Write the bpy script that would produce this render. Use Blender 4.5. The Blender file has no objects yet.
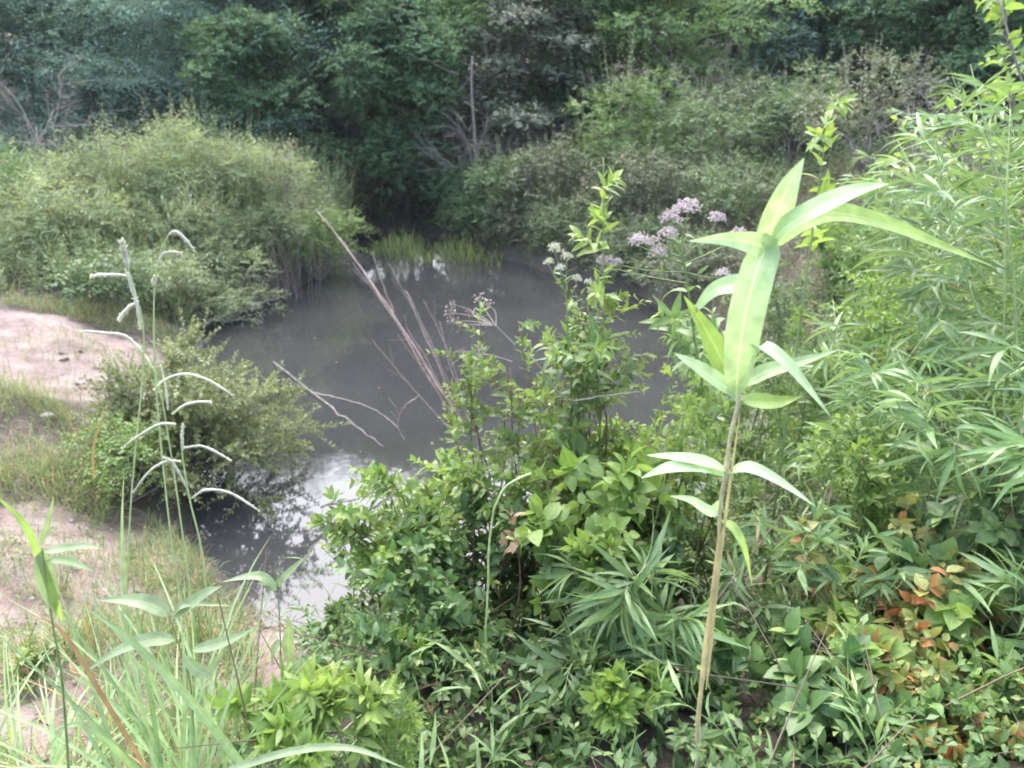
import bpy, math, random
import numpy as np

scene = bpy.context.scene
COL = scene.collection
PI = math.pi
R = math.radians

# ------------------------------------------------------------------ camera
CAM = np.array((0.0, 0.0, 3.0)); PITCH = R(20.0); FPX = 804.0
FWD = np.array((0, math.cos(PITCH), -math.sin(PITCH)))
UPV = np.array((0, math.sin(PITCH), math.cos(PITCH)))
def ray(px, py):
    return FWD * FPX + np.array((px - 512.0, 0, 0)) + UPV * (384.0 - py)
def at(px, py, Y):
    d = ray(px, py); return CAM + d * (Y / d[1])
def flat(px, py, z=0.0):
    d = ray(px, py); return CAM + d * ((z - CAM[2]) / d[2])

# ------------------------------------------------------------------ terrain
def sm(a, b, x):
    t = np.clip((x - a) / (b - a), 0, 1); return t * t * (3 - 2 * t)
SHORE_PX = [(352, 236), (380, 231), (420, 232), (455, 243), (520, 262), (600, 284), (660, 299), (712, 330),
            (735, 385), (742, 440), (700, 500), (610, 560), (500, 610), (400, 648), (340, 656), (290, 652),
            (235, 628), (212, 590), (185, 552), (168, 520), (165, 480), (185, 420), (196, 370), (204, 334), (226, 312),
            (290, 291), (338, 268), (352, 256)]
SHORE = np.array([flat(*p)[:2] for p in SHORE_PX])
def sdist(x, y):
    x = np.asarray(x, float); y = np.asarray(y, float)
    best = np.full(x.shape, 1e9); ins = np.zeros(x.shape, bool)
    n = len(SHORE)
    for i in range(n):
        ax, ay = SHORE[i]; bx, by = SHORE[(i + 1) % n]
        dx, dy = bx - ax, by - ay
        t = np.clip(((x - ax) * dx + (y - ay) * dy) / (dx * dx + dy * dy), 0, 1)
        best = np.minimum(best, np.hypot(x - ax - t * dx, y - ay - t * dy))
        c = ((ay > y) != (by > y))
        xi = ax + (y - ay) * dx / (dy if abs(dy) > 1e-9 else 1e-9)
        ins ^= c & (x < xi)
    return np.where(ins, -best, best)
def height(x, y):
    x = np.asarray(x, float); y = np.asarray(y, float)
    wob = 0.12 * np.sin(2.1 * x + 1.3 * y) + 0.09 * np.sin(3.7 * y - 2.2 * x + 1) + 0.05 * np.sin(7.3 * x + 5.1 * y)
    d = sdist(x, y) + wob * 0.8
    near = sm(4.6, 1.8, y); rt = sm(0.6, 3.2, x); far = sm(12.5, 17.0, y)
    H = 0.62 + 0 * x; L = 1.9 + 0 * x
    rH = 1.45 + 0.13 * np.clip(x - 3, 0, 12)
    H = H + (rH - H) * rt; L = L + (3.2 - L) * rt
    H = H + (np.where(x > 0, 1.45 + 0.10 * np.clip(x, 0, 8), 1.45) - H) * near; L = L + (3.3 - L) * near
    H = H + (0.75 - H) * far * (1 - 0.4 * rt); L = L + (3.5 - L) * far
    s = np.clip(d / L, 0, 1)
    z = H * s * (2 - s) + 0.10 * sm(0, 0.18, d)
    z = z + 0.20 * np.clip(y - 21, 0, 40) * sm(21, 26, y) + 0.012 * np.clip(np.abs(x) - 14, 0, 60) ** 1.2
    z = z + sm(0.2, 1.5, d) * (0.05 * np.sin(1.9 * x + 0.7 * y) + 0.035 * np.sin(4.3 * y + 2.9 * x) + 0.018 * np.sin(11 * x - 9 * y))
    return np.where(d > 0, np.maximum(z, 0.012), np.maximum(-0.6, d * 0.45))
def hz(x, y): return float(height(np.array([x]), np.array([y]))[0])
def gpt(px, Y):                                   # ground point seen in column px at distance Y
    z = 0.7
    for _ in range(4):
        d = Y * math.cos(PITCH) + (CAM[2] - z) * math.sin(PITCH)
        x = (px - 512.0) / FPX * d; z = hz(x, Y)
    return np.array((x, Y, z))

# ------------------------------------------------------------------ object helpers
def nrmz(v):
    return v / np.maximum(np.linalg.norm(v, axis=-1, keepdims=True), 1e-9)

class MB:
    def __init__(s): s.V = []; s.T = []; s.Q = []; s.A = []; s.n = 0
    def add(s, v, t=None, q=None, a=None):
        v = np.asarray(v, float).reshape(-1, 3)
        if t is not None and len(t): s.T.append(np.asarray(t, int).reshape(-1, 3) + s.n)
        if q is not None and len(q): s.Q.append(np.asarray(q, int).reshape(-1, 4) + s.n)
        if a is None: a = np.zeros((len(v), 4))
        s.V.append(v); s.A.append(np.asarray(a, float).reshape(-1, 4)); s.n += len(v)
    def build(s, name, mat, parent=None, smooth=True):
        me = bpy.data.meshes.new(name)
        V = np.concatenate(s.V) if s.V else np.zeros((0, 3)); A = np.concatenate(s.A) if s.A else np.zeros((0, 4))
        if parent is not None: V = V - np.array(parent.location)
        T = np.concatenate(s.T) if s.T else np.zeros((0, 3), int)
        Q = np.concatenate(s.Q) if s.Q else np.zeros((0, 4), int)
        loops = np.concatenate([T.ravel(), Q.ravel()]).astype(np.int32)
        st = np.concatenate([np.arange(len(T)) * 3, len(T) * 3 + np.arange(len(Q)) * 4]).astype(np.int32)
        me.vertices.add(len(V)); me.vertices.foreach_set('co', V.astype(np.float32).ravel())
        me.loops.add(len(loops)); me.loops.foreach_set('vertex_index', loops)
        me.polygons.add(len(st)); me.polygons.foreach_set('loop_start', st)
        me.update(calc_edges=True)
        if smooth: me.polygons.foreach_set('use_smooth', np.ones(len(st), bool))
        at_ = me.attributes.new('lf', 'FLOAT_COLOR', 'POINT')
        at_.data.foreach_set('color', A.astype(np.float32).ravel())
        me.validate()
        me.materials.append(mat)
        o = bpy.data.objects.new(name, me); COL.objects.link(o)
        if parent is not None: o.parent = parent
        return o

def tag(o, label, cat, group=None, kind=None):
    if label: o['label'] = label
    if cat: o['category'] = cat
    if group: o['group'] = group
    if kind: o['kind'] = kind
    return o
def thing(name, label, cat, loc, group=None):
    o = bpy.data.objects.new(name, None); COL.objects.link(o)
    o.location = [float(c) for c in loc]; o.empty_display_size = 0.1
    return tag(o, label, cat, group)
def dup(root, loc, rz, scale, label, group=None):
    r = root.copy(); COL.objects.link(r); r.location = [float(c) for c in loc]; r.rotation_euler = (0, 0, rz); r.scale = (scale,) * 3
    r['label'] = label
    if group: r['group'] = group
    for ch in list(root.children):
        c = ch.copy(); COL.objects.link(c); c.parent = r
    return r

# ------------------------------------------------------------------ materials
def mat_new(name):
    m = bpy.data.materials.new(name); m.use_nodes = True
    nt = m.node_tree; nt.nodes.clear()
    return m, nt, nt.nodes, nt.links
def leaf_mat(name, c1, c2, tip=None, trans=0.3, rough=0.45, rib=0.25, stripes=0.0, odd=None, oddp=0.0, back=0.25, spec=.35):
    m, nt, N, L = mat_new(name)
    out = N.new('ShaderNodeOutputMaterial')
    at_ = N.new('ShaderNodeAttribute'); at_.attribute_name = 'lf'
    sep = N.new('ShaderNodeSeparateColor'); L.new(at_.outputs['Color'], sep.inputs[0])
    cr = N.new('ShaderNodeValToRGB'); L.new(sep.outputs[0], cr.inputs[0])
    e = cr.color_ramp.elements
    e[0].position = 0.0; e[0].color = (*c1, 1); e[1].position = 1.0; e[1].color = (*c2, 1)
    if odd is not None:
        e[1].position = 1.0 - oddp - 0.01
        x = e.new(1.0 - oddp); x.color = (*odd, 1)
        x = e.new(1.0); x.color = (odd[0] * 1.2, odd[1] * 0.7, odd[2] * 0.7, 1)
    col = cr.outputs[0]
    if tip is not None:
        mx = N.new('ShaderNodeMix'); mx.data_type = 'RGBA'
        L.new(sep.outputs[1], mx.inputs[0]); L.new(col, mx.inputs[6]); mx.inputs[7].default_value = (*tip, 1); col = mx.outputs[2]
    # blotchy variation over the leaf
    geo = N.new('ShaderNodeNewGeometry')
    no = N.new('ShaderNodeTexNoise'); no.inputs['Scale'].default_value = 35; no.inputs['Detail'].default_value = 2
    L.new(geo.outputs['Position'], no.inputs['Vector'])
    mr = N.new('ShaderNodeMapRange'); L.new(no.outputs[0], mr.inputs[0])
    mr.inputs[1].default_value = 0.3; mr.inputs[2].default_value = 0.7; mr.inputs[3].default_value = 0.78; mr.inputs[4].default_value = 1.2
    mm = N.new('ShaderNodeVectorMath'); mm.operation = 'SCALE'; L.new(col, mm.inputs[0]); L.new(mr.outputs[0], mm.inputs['Scale']); col = mm.outputs[0]
    if rib > 0:                                   # pale midrib
        ab = N.new('ShaderNodeMath'); ab.operation = 'ABSOLUTE'; L.new(sep.outputs[2], ab.inputs[0])
        r2 = N.new('ShaderNodeMapRange'); L.new(ab.outputs[0], r2.inputs[0])
        r2.inputs[1].default_value = 0.0; r2.inputs[2].default_value = 0.13; r2.inputs[3].default_value = rib; r2.inputs[4].default_value = 0.0
        mx = N.new('ShaderNodeMix'); mx.data_type = 'RGBA'; L.new(r2.outputs[0], mx.inputs[0]); L.new(col, mx.inputs[6])
        mx.inputs[7].default_value = (min(1, c2[0] * 2.0), min(1, c2[1] * 1.8), min(1, c2[2] * 1.8), 1); col = mx.outputs[2]
    if stripes > 0:                               # parallel veins
        mu = N.new('ShaderNodeMath'); mu.operation = 'MULTIPLY'; L.new(sep.outputs[2], mu.inputs[0]); mu.inputs[1].default_value = 34
        si = N.new('ShaderNodeMath'); si.operation = 'SINE'; L.new(mu.outputs[0], si.inputs[0])
        r3 = N.new('ShaderNodeMapRange'); L.new(si.outputs[0], r3.inputs[0]); r3.inputs[1].default_value = -1
        r3.inputs[3].default_value = 1 - stripes; r3.inputs[4].default_value = 1 + stripes
        m3 = N.new('ShaderNodeVectorMath'); m3.operation = 'SCALE'; L.new(col, m3.inputs[0]); L.new(r3.outputs[0], m3.inputs['Scale']); col = m3.outputs[0]
    n5 = N.new('ShaderNodeTexNoise'); n5.inputs['Scale'].default_value = 1.6; n5.inputs['Detail'].default_value = 3; L.new(geo.outputs['Position'], n5.inputs['Vector'])
    m5 = N.new('ShaderNodeMapRange'); L.new(n5.outputs[0], m5.inputs[0]); m5.inputs[1].default_value = .32; m5.inputs[2].default_value = .68; m5.inputs[3].default_value = .70; m5.inputs[4].default_value = 1.25
    v5 = N.new('ShaderNodeVectorMath'); v5.operation = 'SCALE'; L.new(col, v5.inputs[0]); L.new(m5.outputs[0], v5.inputs['Scale']); col = v5.outputs[0]
    bk = N.new('ShaderNodeMix'); bk.data_type = 'RGBA'    # paler underside of the leaf
    mb_ = N.new('ShaderNodeMath'); mb_.operation = 'MULTIPLY'; L.new(geo.outputs['Backfacing'], mb_.inputs[0]); mb_.inputs[1].default_value = back
    L.new(mb_.outputs[0], bk.inputs[0]); L.new(col, bk.inputs[6]); bk.inputs[7].default_value = (c2[0] * 1.3 + .03, c2[1] * 1.15 + .03, c2[2] * 1.3 + .04, 1); col = bk.outputs[2]
    p = N.new('ShaderNodeBsdfPrincipled'); L.new(col, p.inputs['Base Color']); p.inputs['Roughness'].default_value = rough
    p.inputs['Specular IOR Level'].default_value = spec
    t = N.new('ShaderNodeBsdfTranslucent')
    tc = N.new('ShaderNodeVectorMath'); tc.operation = 'MULTIPLY'; L.new(col, tc.inputs[0]); tc.inputs[1].default_value = (1.25, 1.3, 0.8); L.new(tc.outputs[0], t.inputs['Color'])
    ms = N.new('ShaderNodeMixShader'); ms.inputs[0].default_value = trans
    L.new(p.outputs[0], ms.inputs[1]); L.new(t.outputs[0], ms.inputs[2]); L.new(ms.outputs[0], out.inputs[0])
    return m
def stem_mat(name, c1, c2, scale=40, rough=0.75):
    m, nt, N, L = mat_new(name)
    out = N.new('ShaderNodeOutputMaterial'); p = N.new('ShaderNodeBsdfPrincipled'); L.new(p.outputs[0], out.inputs[0])
    geo = N.new('ShaderNodeNewGeometry')
    no = N.new('ShaderNodeTexNoise'); no.inputs['Scale'].default_value = scale; no.inputs['Detail'].default_value = 5; L.new(geo.outputs['Position'], no.inputs['Vector'])
    cr = N.new('ShaderNodeValToRGB'); L.new(no.outputs[0], cr.inputs[0])
    cr.color_ramp.elements[0].position = .35; cr.color_ramp.elements[0].color = (*c1, 1)
    cr.color_ramp.elements[1].position = .68; cr.color_ramp.elements[1].color = (*c2, 1)
    L.new(cr.outputs[0], p.inputs['Base Color']); p.inputs['Roughness'].default_value = rough
    return m

M = {}
M['tree_mid'] = leaf_mat('tree leaves mid green', (0.040, 0.090, 0.048), (0.153, 0.248, 0.124), trans=.25, rib=0, rough=.75, spec=.15)
M['tree_blue'] = leaf_mat('tree leaves blue green', (0.052, 0.105, 0.084), (0.165, 0.254, 0.195), trans=.2, rib=0, rough=.75, spec=.15)
M['tree_dark'] = leaf_mat('tree leaves dark', (0.026, 0.060, 0.039), (0.092, 0.162, 0.092), trans=.2, rib=0, rough=.75, spec=.15)
M['tree_light'] = leaf_mat('tree leaves light', (0.072, 0.137, 0.052), (0.215, 0.315, 0.123), trans=.3, rib=0, odd=(.25, .2, .05), oddp=.01, rough=.75, spec=.15)
M['tree_grey'] = leaf_mat('tree leaves grey', (0.065, 0.088, 0.062), (0.162, 0.192, 0.131), trans=.15, rib=0)
M['tall_grass'] = leaf_mat('tall grass', (.150, .208, .100), (.310, .365, .195), trans=.3, rib=0, odd=(.34, .28, .18), oddp=.05)
M['short_grass'] = leaf_mat('short grass', (.10, .16, .05), (.22, .28, .10), trans=.3, rib=0, odd=(.32, .26, .15), oddp=.18)
M['dry_grass'] = leaf_mat('dry grass', (.15, .115, .075), (.26, .21, .15), trans=.15, rib=0, odd=(.10, .15, .05), oddp=.3)
M['marsh_grass'] = leaf_mat('marsh grass', (.13, .18, .05), (.24, .28, .10), trans=.3, rib=0)
M['olive'] = leaf_mat('olive shrub', (.110, .145, .055), (.235, .270, .120), tip=(.30, .32, .13), trans=.3, rib=0)
M['shrub'] = leaf_mat('far shrub', (.070, .125, .050), (.150, .215, .090), tip=(.19, .25, .08), trans=.3, rib=0)
M['greyshrub'] = leaf_mat('grey shrub', (.085, .110, .062), (.165, .195, .110), trans=.25, rib=0, odd=(.2, .15, .1), oddp=.15)
M['privet'] = leaf_mat('privet', (.090, .165, .040), (.195, .280, .080), tip=(.30, .34, .075), trans=.35, rough=.4)
M['dark_leaf'] = leaf_mat('dark broad leaf', (.045, .098, .034), (.110, .180, .062), tip=(.17, .24, .06), trans=.3, rough=.38, odd=(.22, .19, .05), oddp=.03)
M['bright_leaf'] = leaf_mat('bright broad leaf', (.110, .195, .042), (.210, .310, .080), tip=(.29, .36, .08), trans=.4, rough=.42)
M['yellow_leaf'] = leaf_mat('yellow green leaf', (.170, .260, .060), (.270, .360, .100), tip=(.34, .42, .13), trans=.4, rough=.45)
M['weed'] = leaf_mat('weed leaf', (.075, .145, .040), (.155, .235, .075), tip=(.25, .33, .09), trans=.35, odd=(.30, .24, .08), oddp=.03)
M['pale_leaf'] = leaf_mat('pale leaf', (.180, .250, .120), (.300, .365, .200), tip=(.32, .38, .16), trans=.3, rough=.35, stripes=.05)
M['bamboo'] = leaf_mat('bamboo leaf', (.085, .165, .062), (.195, .290, .120), tip=(.25, .32, .11), trans=.35, rough=.35, stripes=.06, odd=(.33, .29, .15), oddp=.05)
M['cane_leaf'] = leaf_mat('cane leaf', (.310, .430, .205), (.420, .530, .300), trans=.28, rough=.46, rib=.35, stripes=.05, back=.3)
M['cane_yellow'] = leaf_mat('cane leaf yellow', (.250, .360, .085), (.330, .430, .140), trans=.4, rough=.35, rib=.3, stripes=.08)
M['orange_leaf'] = leaf_mat('turning vine leaf', (.10, .16, .04), (.22, .22, .06), trans=.3, odd=(.32, .17, .07), oddp=.36)
M['red_leaf'] = leaf_mat('reddish leaf', (.17, .13, .07), (.27, .17, .11), trans=.3)
M['blade'] = leaf_mat('fore grass blade', (.170, .270, .115), (.310, .400, .200), trans=.35, rough=.36, stripes=.05, odd=(.42, .35, .2), oddp=.06)
M['dry_leaf'] = leaf_mat('dry leaf', (.30, .17, .08), (.45, .28, .14), trans=.15)
M['litter'] = leaf_mat('leaf litter', (.06, .045, .033), (.17, .125, .085), trans=.05, odd=(.22, .12, .06), oddp=.1)
M['floret'] = leaf_mat('floret', (.38, .31, .38), (.57, .49, .56), trans=.3, rib=0, back=0)
M['floret_white'] = leaf_mat('white floret', (.44, .44, .37), (.62, .61, .55), trans=.3, rib=0, back=0)
M['spike'] = leaf_mat('seed spike', (.46, .45, .34), (.62, .60, .50), trans=.2, rib=0)
M['bark'] = stem_mat('bark', (.030, .024, .020), (.085, .070, .058), 9)
M['twig'] = stem_mat('grey twig', (.110, .090, .082), (.230, .195, .180), 30)
M['greytwig'] = stem_mat('dead twig', (.14, .115, .10), (.29, .25, .22), 30)
M['straw'] = stem_mat('dead cane straw', (.15, .105, .085), (.30, .23, .19), 30)
M['canestem'] = stem_mat('cane stem', (.30, .25, .14), (.52, .46, .29), 60)
M['greenstem'] = stem_mat('green stem', (.09, .15, .04), (.18, .25, .08), 40, .55)
M['palestem'] = stem_mat('pale green stem', (.26, .34, .14), (.40, .47, .22), 40, .5)
M['redstem'] = stem_mat('reddish stem', (.10, .055, .035), (.20, .12, .07), 40)

# ------------------------------------------------------------------ leaves and stems
def profile(shape, t):
    if shape == 'ovate': return np.sin(PI * t ** 0.72) ** 0.85
    if shape == 'heart': return np.clip(np.sin(PI * np.clip(t, 0, 1) ** 0.5), 0, 1) ** 0.8
    if shape == 'lance': return np.sin(PI * t ** 0.62)
    if shape == 'blade': return np.minimum(1, (t / .10) ** .6) * (1 - t ** 2.2)
    return np.sin(PI * t)
def add_leaves(mb, pos, dr, up, L, W, shape='ovate', K=3, droop=0.5, fold=0.25, rnd=None, age=None, rng=None):
    """N curved, folded leaves: K stations of three points between a base and a tip point"""
    pos = np.asarray(pos, float); n = len(pos)
    if n == 0: return
    dr = nrmz(np.asarray(dr, float)); side = nrmz(np.cross(dr, np.asarray(up, float))); nr = np.cross(side, dr)
    L = np.broadcast_to(L, (n,)).astype(float); W = np.broadcast_to(W, (n,)).astype(float)
    dp = np.broadcast_to(droop, (n,)).astype(float); dp = np.where(np.abs(dp) < .02, .02, dp)
    rnd = np.random.rand(n) if rnd is None else np.clip(rnd, 0, 1)
    age = np.zeros(n) if age is None else np.clip(age, 0, 1)
    def centre(t):
        a = dp * t
        return pos + dr * (L * np.sin(a) / dp)[:, None] - nr * (L * (1 - np.cos(a)) / dp)[:, None], nr * np.cos(a)[:, None] + dr * np.sin(a)[:, None]
    if K == 0:                                     # folded diamond for far leaves
        c, nn = centre(0.45 + 0 * L); tipc, _ = centre(1.0 + 0 * L)
        l = c - side * (W / 2)[:, None] + nn * (fold * W / 2)[:, None]; r = c + side * (W / 2)[:, None] + nn * (fold * W / 2)[:, None]
        V = np.stack([pos, r, tipc, l], 1)
        A = np.zeros((n, 4, 4)); A[:, :, 0] = rnd[:, None]; A[:, :, 1] = age[:, None]; A[:, 1, 2] = 1; A[:, 3, 2] = -1; A[:, 2, 3] = 1
        b = (np.arange(n) * 4)[:, None]
        mb.add(V, np.concatenate([b + [0, 1, 2], b + [0, 2, 3]]), None, A); return
    ts = (np.arange(K) + 1) / (K + 1.0)
    if shape in ('blade',): ts = np.concatenate([[0.04], ts[1:]]) if K > 1 else ts
    pw = profile(shape, ts); m = 2 + 3 * K
    V = np.zeros((n, m, 3)); A = np.zeros((n, m, 4)); A[:, :, 0] = rnd[:, None]; A[:, :, 1] = age[:, None]
    V[:, 0] = pos; V[:, m - 1] = centre(1.0 + 0 * L)[0]; A[:, m - 1, 3] = 1
    for k in range(K):
        c, nn = centre(ts[k] + 0 * L); w = W * pw[k] / 2
        V[:, 1 + 3 * k] = c - side * w[:, None] + nn * (fold * w)[:, None]
        V[:, 2 + 3 * k] = c
        V[:, 3 + 3 * k] = c + side * w[:, None] + nn * (fold * w)[:, None]
        A[:, 1 + 3 * k, 2] = -1; A[:, 3 + 3 * k, 2] = 1; A[:, 1 + 3 * k:4 + 3 * k, 3] = ts[k]
    T = [[0, 2, 1], [0, 3, 2], [m - 4, m - 3, m - 1], [m - 3, m - 2, m - 1]]; Q = []
    for k in range(K - 1):
        a = 1 + 3 * k
        Q += [[a, a + 1, a + 4, a + 3], [a + 1, a + 2, a + 5, a + 4]]
    b = (np.arange(n) * m)[:, None, None]
    mb.add(V, (b + np.array(T)[None]).reshape(-1, 3), (b + np.array(Q)[None]).reshape(-1, 4) if Q else None, A)
def add_tube(mb, pts, rad, sides=5, rnd=0.5):
    pts = np.asarray(pts, float); k = len(pts); rad = np.broadcast_to(rad, (k,))
    tan = nrmz(np.gradient(pts, axis=0))
    ref = np.array((0.31, 0.17, 0.93)) if abs(tan[0, 2]) < .9 else np.array((1., 0.1, 0))
    e1 = nrmz(np.cross(tan, ref)); e2 = np.cross(tan, e1)
    a = np.arange(sides) * 2 * PI / sides
    V = pts[:, None] + (e1[:, None] * np.cos(a)[None, :, None] + e2[:, None] * np.sin(a)[None, :, None]) * rad[:, None, None]
    Q = []
    i = np.arange(sides); j = (i + 1) % sides
    for s in range(k - 1): Q.append(np.stack([s * sides + i, s * sides + j, (s + 1) * sides + j, (s + 1) * sides + i], 1))
    A = np.zeros((k * sides, 4)); A[:, 0] = rnd
    base = k * sides
    V = np.concatenate([V.reshape(-1, 3), pts[-1:] + tan[-1:] * rad[-1]]); A = np.concatenate([A, A[:1]])
    T = np.stack([base - sides + i, base - sides + j, np.full(sides, base)], 1)
    mb.add(V, T, np.concatenate(Q), A)
def add_sticks(mb, p0, p1, r0, r1, sag=None):
    """many thin three-sided twigs at once (two segments each, sagging a little)"""
    p0 = np.asarray(p0, float); p1 = np.asarray(p1, float); n = len(p0)
    if n == 0: return
    pm = (p0 + p1) / 2 + (0 if sag is None else sag)
    d = nrmz(p1 - p0); e1 = nrmz(np.cross(d, np.array((.3, .2, .93)))); e2 = np.cross(d, e1)
    r0 = np.broadcast_to(r0, (n,)); r1 = np.broadcast_to(r1, (n,))
    V = np.zeros((n, 9, 3))
    for k, (p, r) in enumerate(((p0, r0), (pm, (r0 + r1) / 2), (p1, r1))):
        for s in range(3):
            a = s * 2 * PI / 3; V[:, k * 3 + s] = p + (e1 * math.cos(a) + e2 * math.sin(a)) * r[:, None]
    Q = [[k * 3 + s, k * 3 + (s + 1) % 3, k * 3 + 3 + (s + 1) % 3, k * 3 + 3 + s] for k in (0, 1) for s in range(3)]
    b = (np.arange(n) * 9)[:, None, None]
    A = np.zeros((n, 9, 4)); A[:, :, 0] = .5
    mb.add(V, None, (b + np.array(Q)[None]).reshape(-1, 4), A)
def path(p0, d0, length, n, rng, sag=0.0, wig=0.06):
    p = np.array(p0, float); d = nrmz(np.array(d0, float)); pts = [p.copy()]; st = length / (n - 1)
    for i in range(n - 1):
        d = nrmz(d + rng.normal(0, wig, 3) + np.array((0, 0, -sag / n)))
        p = p + d * st; pts.append(p.copy())
    return np.array(pts)
def smooth_path(ctrl, n=14):
    c = np.asarray(ctrl, float); k = len(c)
    if k == 2: return c[0] + (c[1] - c[0]) * np.linspace(0, 1, n)[:, None]
    c = np.vstack([2 * c[0] - c[1], c, 2 * c[-1] - c[-2]]); out = []
    for u in np.linspace(0, k - 1 - 1e-6, n):
        i = int(u); t = u - i; a, b, d, e = c[i], c[i + 1], c[i + 2], c[i + 3]
        out.append(.5 * (2 * b + (d - a) * t + (2 * a - 5 * b + 4 * d - e) * t * t + (3 * b - a - 3 * d + e) * t ** 3))
    return np.array(out)

class Leaf:
    def __init__(s, L, W, shape='ovate', K=3, ang=55, droop=.6, arr='alt', M=9, fold=.25, upk=.6, t0=.12, taper=.55, tipage=1.0, jit=.25):
        s.__dict__.update(locals())
PRIVET = Leaf(.050, .021, 'ovate', 3, 52, .5, 'opp', 14, upk=.55, jit=.3)
BROAD = Leaf(.075, .050, 'ovate', 4, 65, .6, 'spiral', 8, upk=.75, taper=.4, jit=.4)
HEART = Leaf(.085, .072, 'heart', 4, 70, .55, 'alt', 7, upk=.8, taper=.45, jit=.35)
LANCE = Leaf(.095, .022, 'lance', 4, 55, .7, 'spiral', 16, upk=.35, taper=.5, jit=.25)
BIGLANCE = Leaf(.135, .036, 'lance', 5, 62, 1.1, 'opp', 12, upk=.5, taper=.55, jit=.2)
BAMB = Leaf(.170, .018, 'lance', 4, 38, .8, 'alt', 8, upk=.55, t0=.35, taper=.15, tipage=.4, jit=.28)
SMALL = Leaf(.026, .013, 'ovate', 0, 55, .3, 'spiral', 12, upk=.4)
MID = Leaf(.045, .024, 'ovate', 1, 60, .5, 'spiral', 10, upk=.6, jit=.4)

def sprigs(mS, mL, P, A, Ln, lf, rng, sag=0.15, r0=.0025, scale=1.0, rshift=0.0, M_=None):
    """leafy twigs: origin P, direction A, length Ln, leaves of kind lf along each"""
    P = np.asarray(P, float); A = nrmz(np.asarray(A, float)); n = len(P)
    if n == 0: return
    Ln = np.broadcast_to(Ln, (n,)).astype(float); Mn = M_ or lf.M
    if lf.arr == 'opp': Mn = Mn // 2 * 2
    j = np.arange(Mn)
    if lf.arr == 'opp': t = lf.t0 + (1 - lf.t0) * (j // 2) / max(1, Mn // 2 - 1)
    else: t = lf.t0 + (1 - lf.t0) * j / max(1, Mn - 1)
    t = np.clip(t[None] + rng.uniform(-.03, .03, (n, Mn)) * (0 if lf.arr == 'opp' else 1), 0, 1)
    g = np.zeros((n, Mn, 3)); g[..., 2] = -sag
    pt = P[:, None] + A[:, None] * (Ln[:, None] * t)[..., None] + g * (Ln[:, None] * t * t)[..., None]
    T = nrmz(A[:, None] + 2 * g * t[..., None])
    upv = np.array((0, 0, 1.)) + rng.normal(0, .15, (n, 1, 3))
    e1 = nrmz(np.cross(T, upv)); e2 = np.cross(e1, T)
    ph0 = rng.uniform(0, 2 * PI, (n, 1))
    if lf.arr == 'alt': ph = np.where(j % 2 == 0, 0.25, PI - .25)[None] + rng.normal(0, .35, (n, Mn))
    elif lf.arr == 'opp': ph = ((j // 2) * (PI / 2) + (j % 2) * PI)[None] + ph0 + rng.normal(0, .25, (n, Mn))
    else: ph = (j * 2.39996)[None] + ph0 + rng.normal(0, .3, (n, Mn))
    rad = e1 * np.cos(ph)[..., None] + e2 * np.sin(ph)[..., None]
    a = R(lf.ang) * (1 - .45 * t ** 3) + rng.normal(0, .15, (n, Mn))
    d = T * np.cos(a)[..., None] + rad * np.sin(a)[..., None]
    d = nrmz(d + rng.normal(0, lf.jit * .5, (n, Mn, 3)))
    n0 = T * np.sin(a)[..., None] - rad * np.cos(a)[..., None]
    nn = nrmz(n0 * (1 - lf.upk) + np.array((0, 0, 1.)) * lf.upk + rng.normal(0, lf.jit, (n, Mn, 3)))
    sz = (1 - lf.taper * t ** 2.2) * rng.uniform(.65, 1.12, (n, Mn)) * scale
    rnd = rng.uniform(0, 1, (n, 1)) * .45 + rng.uniform(0, 1, (n, Mn)) * .55 + rshift
    age = t ** 4 * rng.uniform(.3, 1, (n, 1)) * lf.tipage
    f = lambda q: q.reshape(-1, *q.shape[2:])
    add_leaves(mL, f(pt), f(d), f(nn), f(sz) * lf.L, f(sz) * lf.W * rng.uniform(.85, 1.15, n * Mn), lf.shape, lf.K,
               rng.uniform(.4, 1.5, n * Mn) * lf.droop, lf.fold, np.clip(f(rnd), 0, 1), f(age))
    if mS is not None:
        e = P + A * Ln[:, None]; e[:, 2] -= sag * Ln
        sg = np.zeros((n, 3)); sg[:, 2] = sag * Ln * .25
        add_sticks(mS, P, e, r0, r0 * .35, sg)

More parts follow.
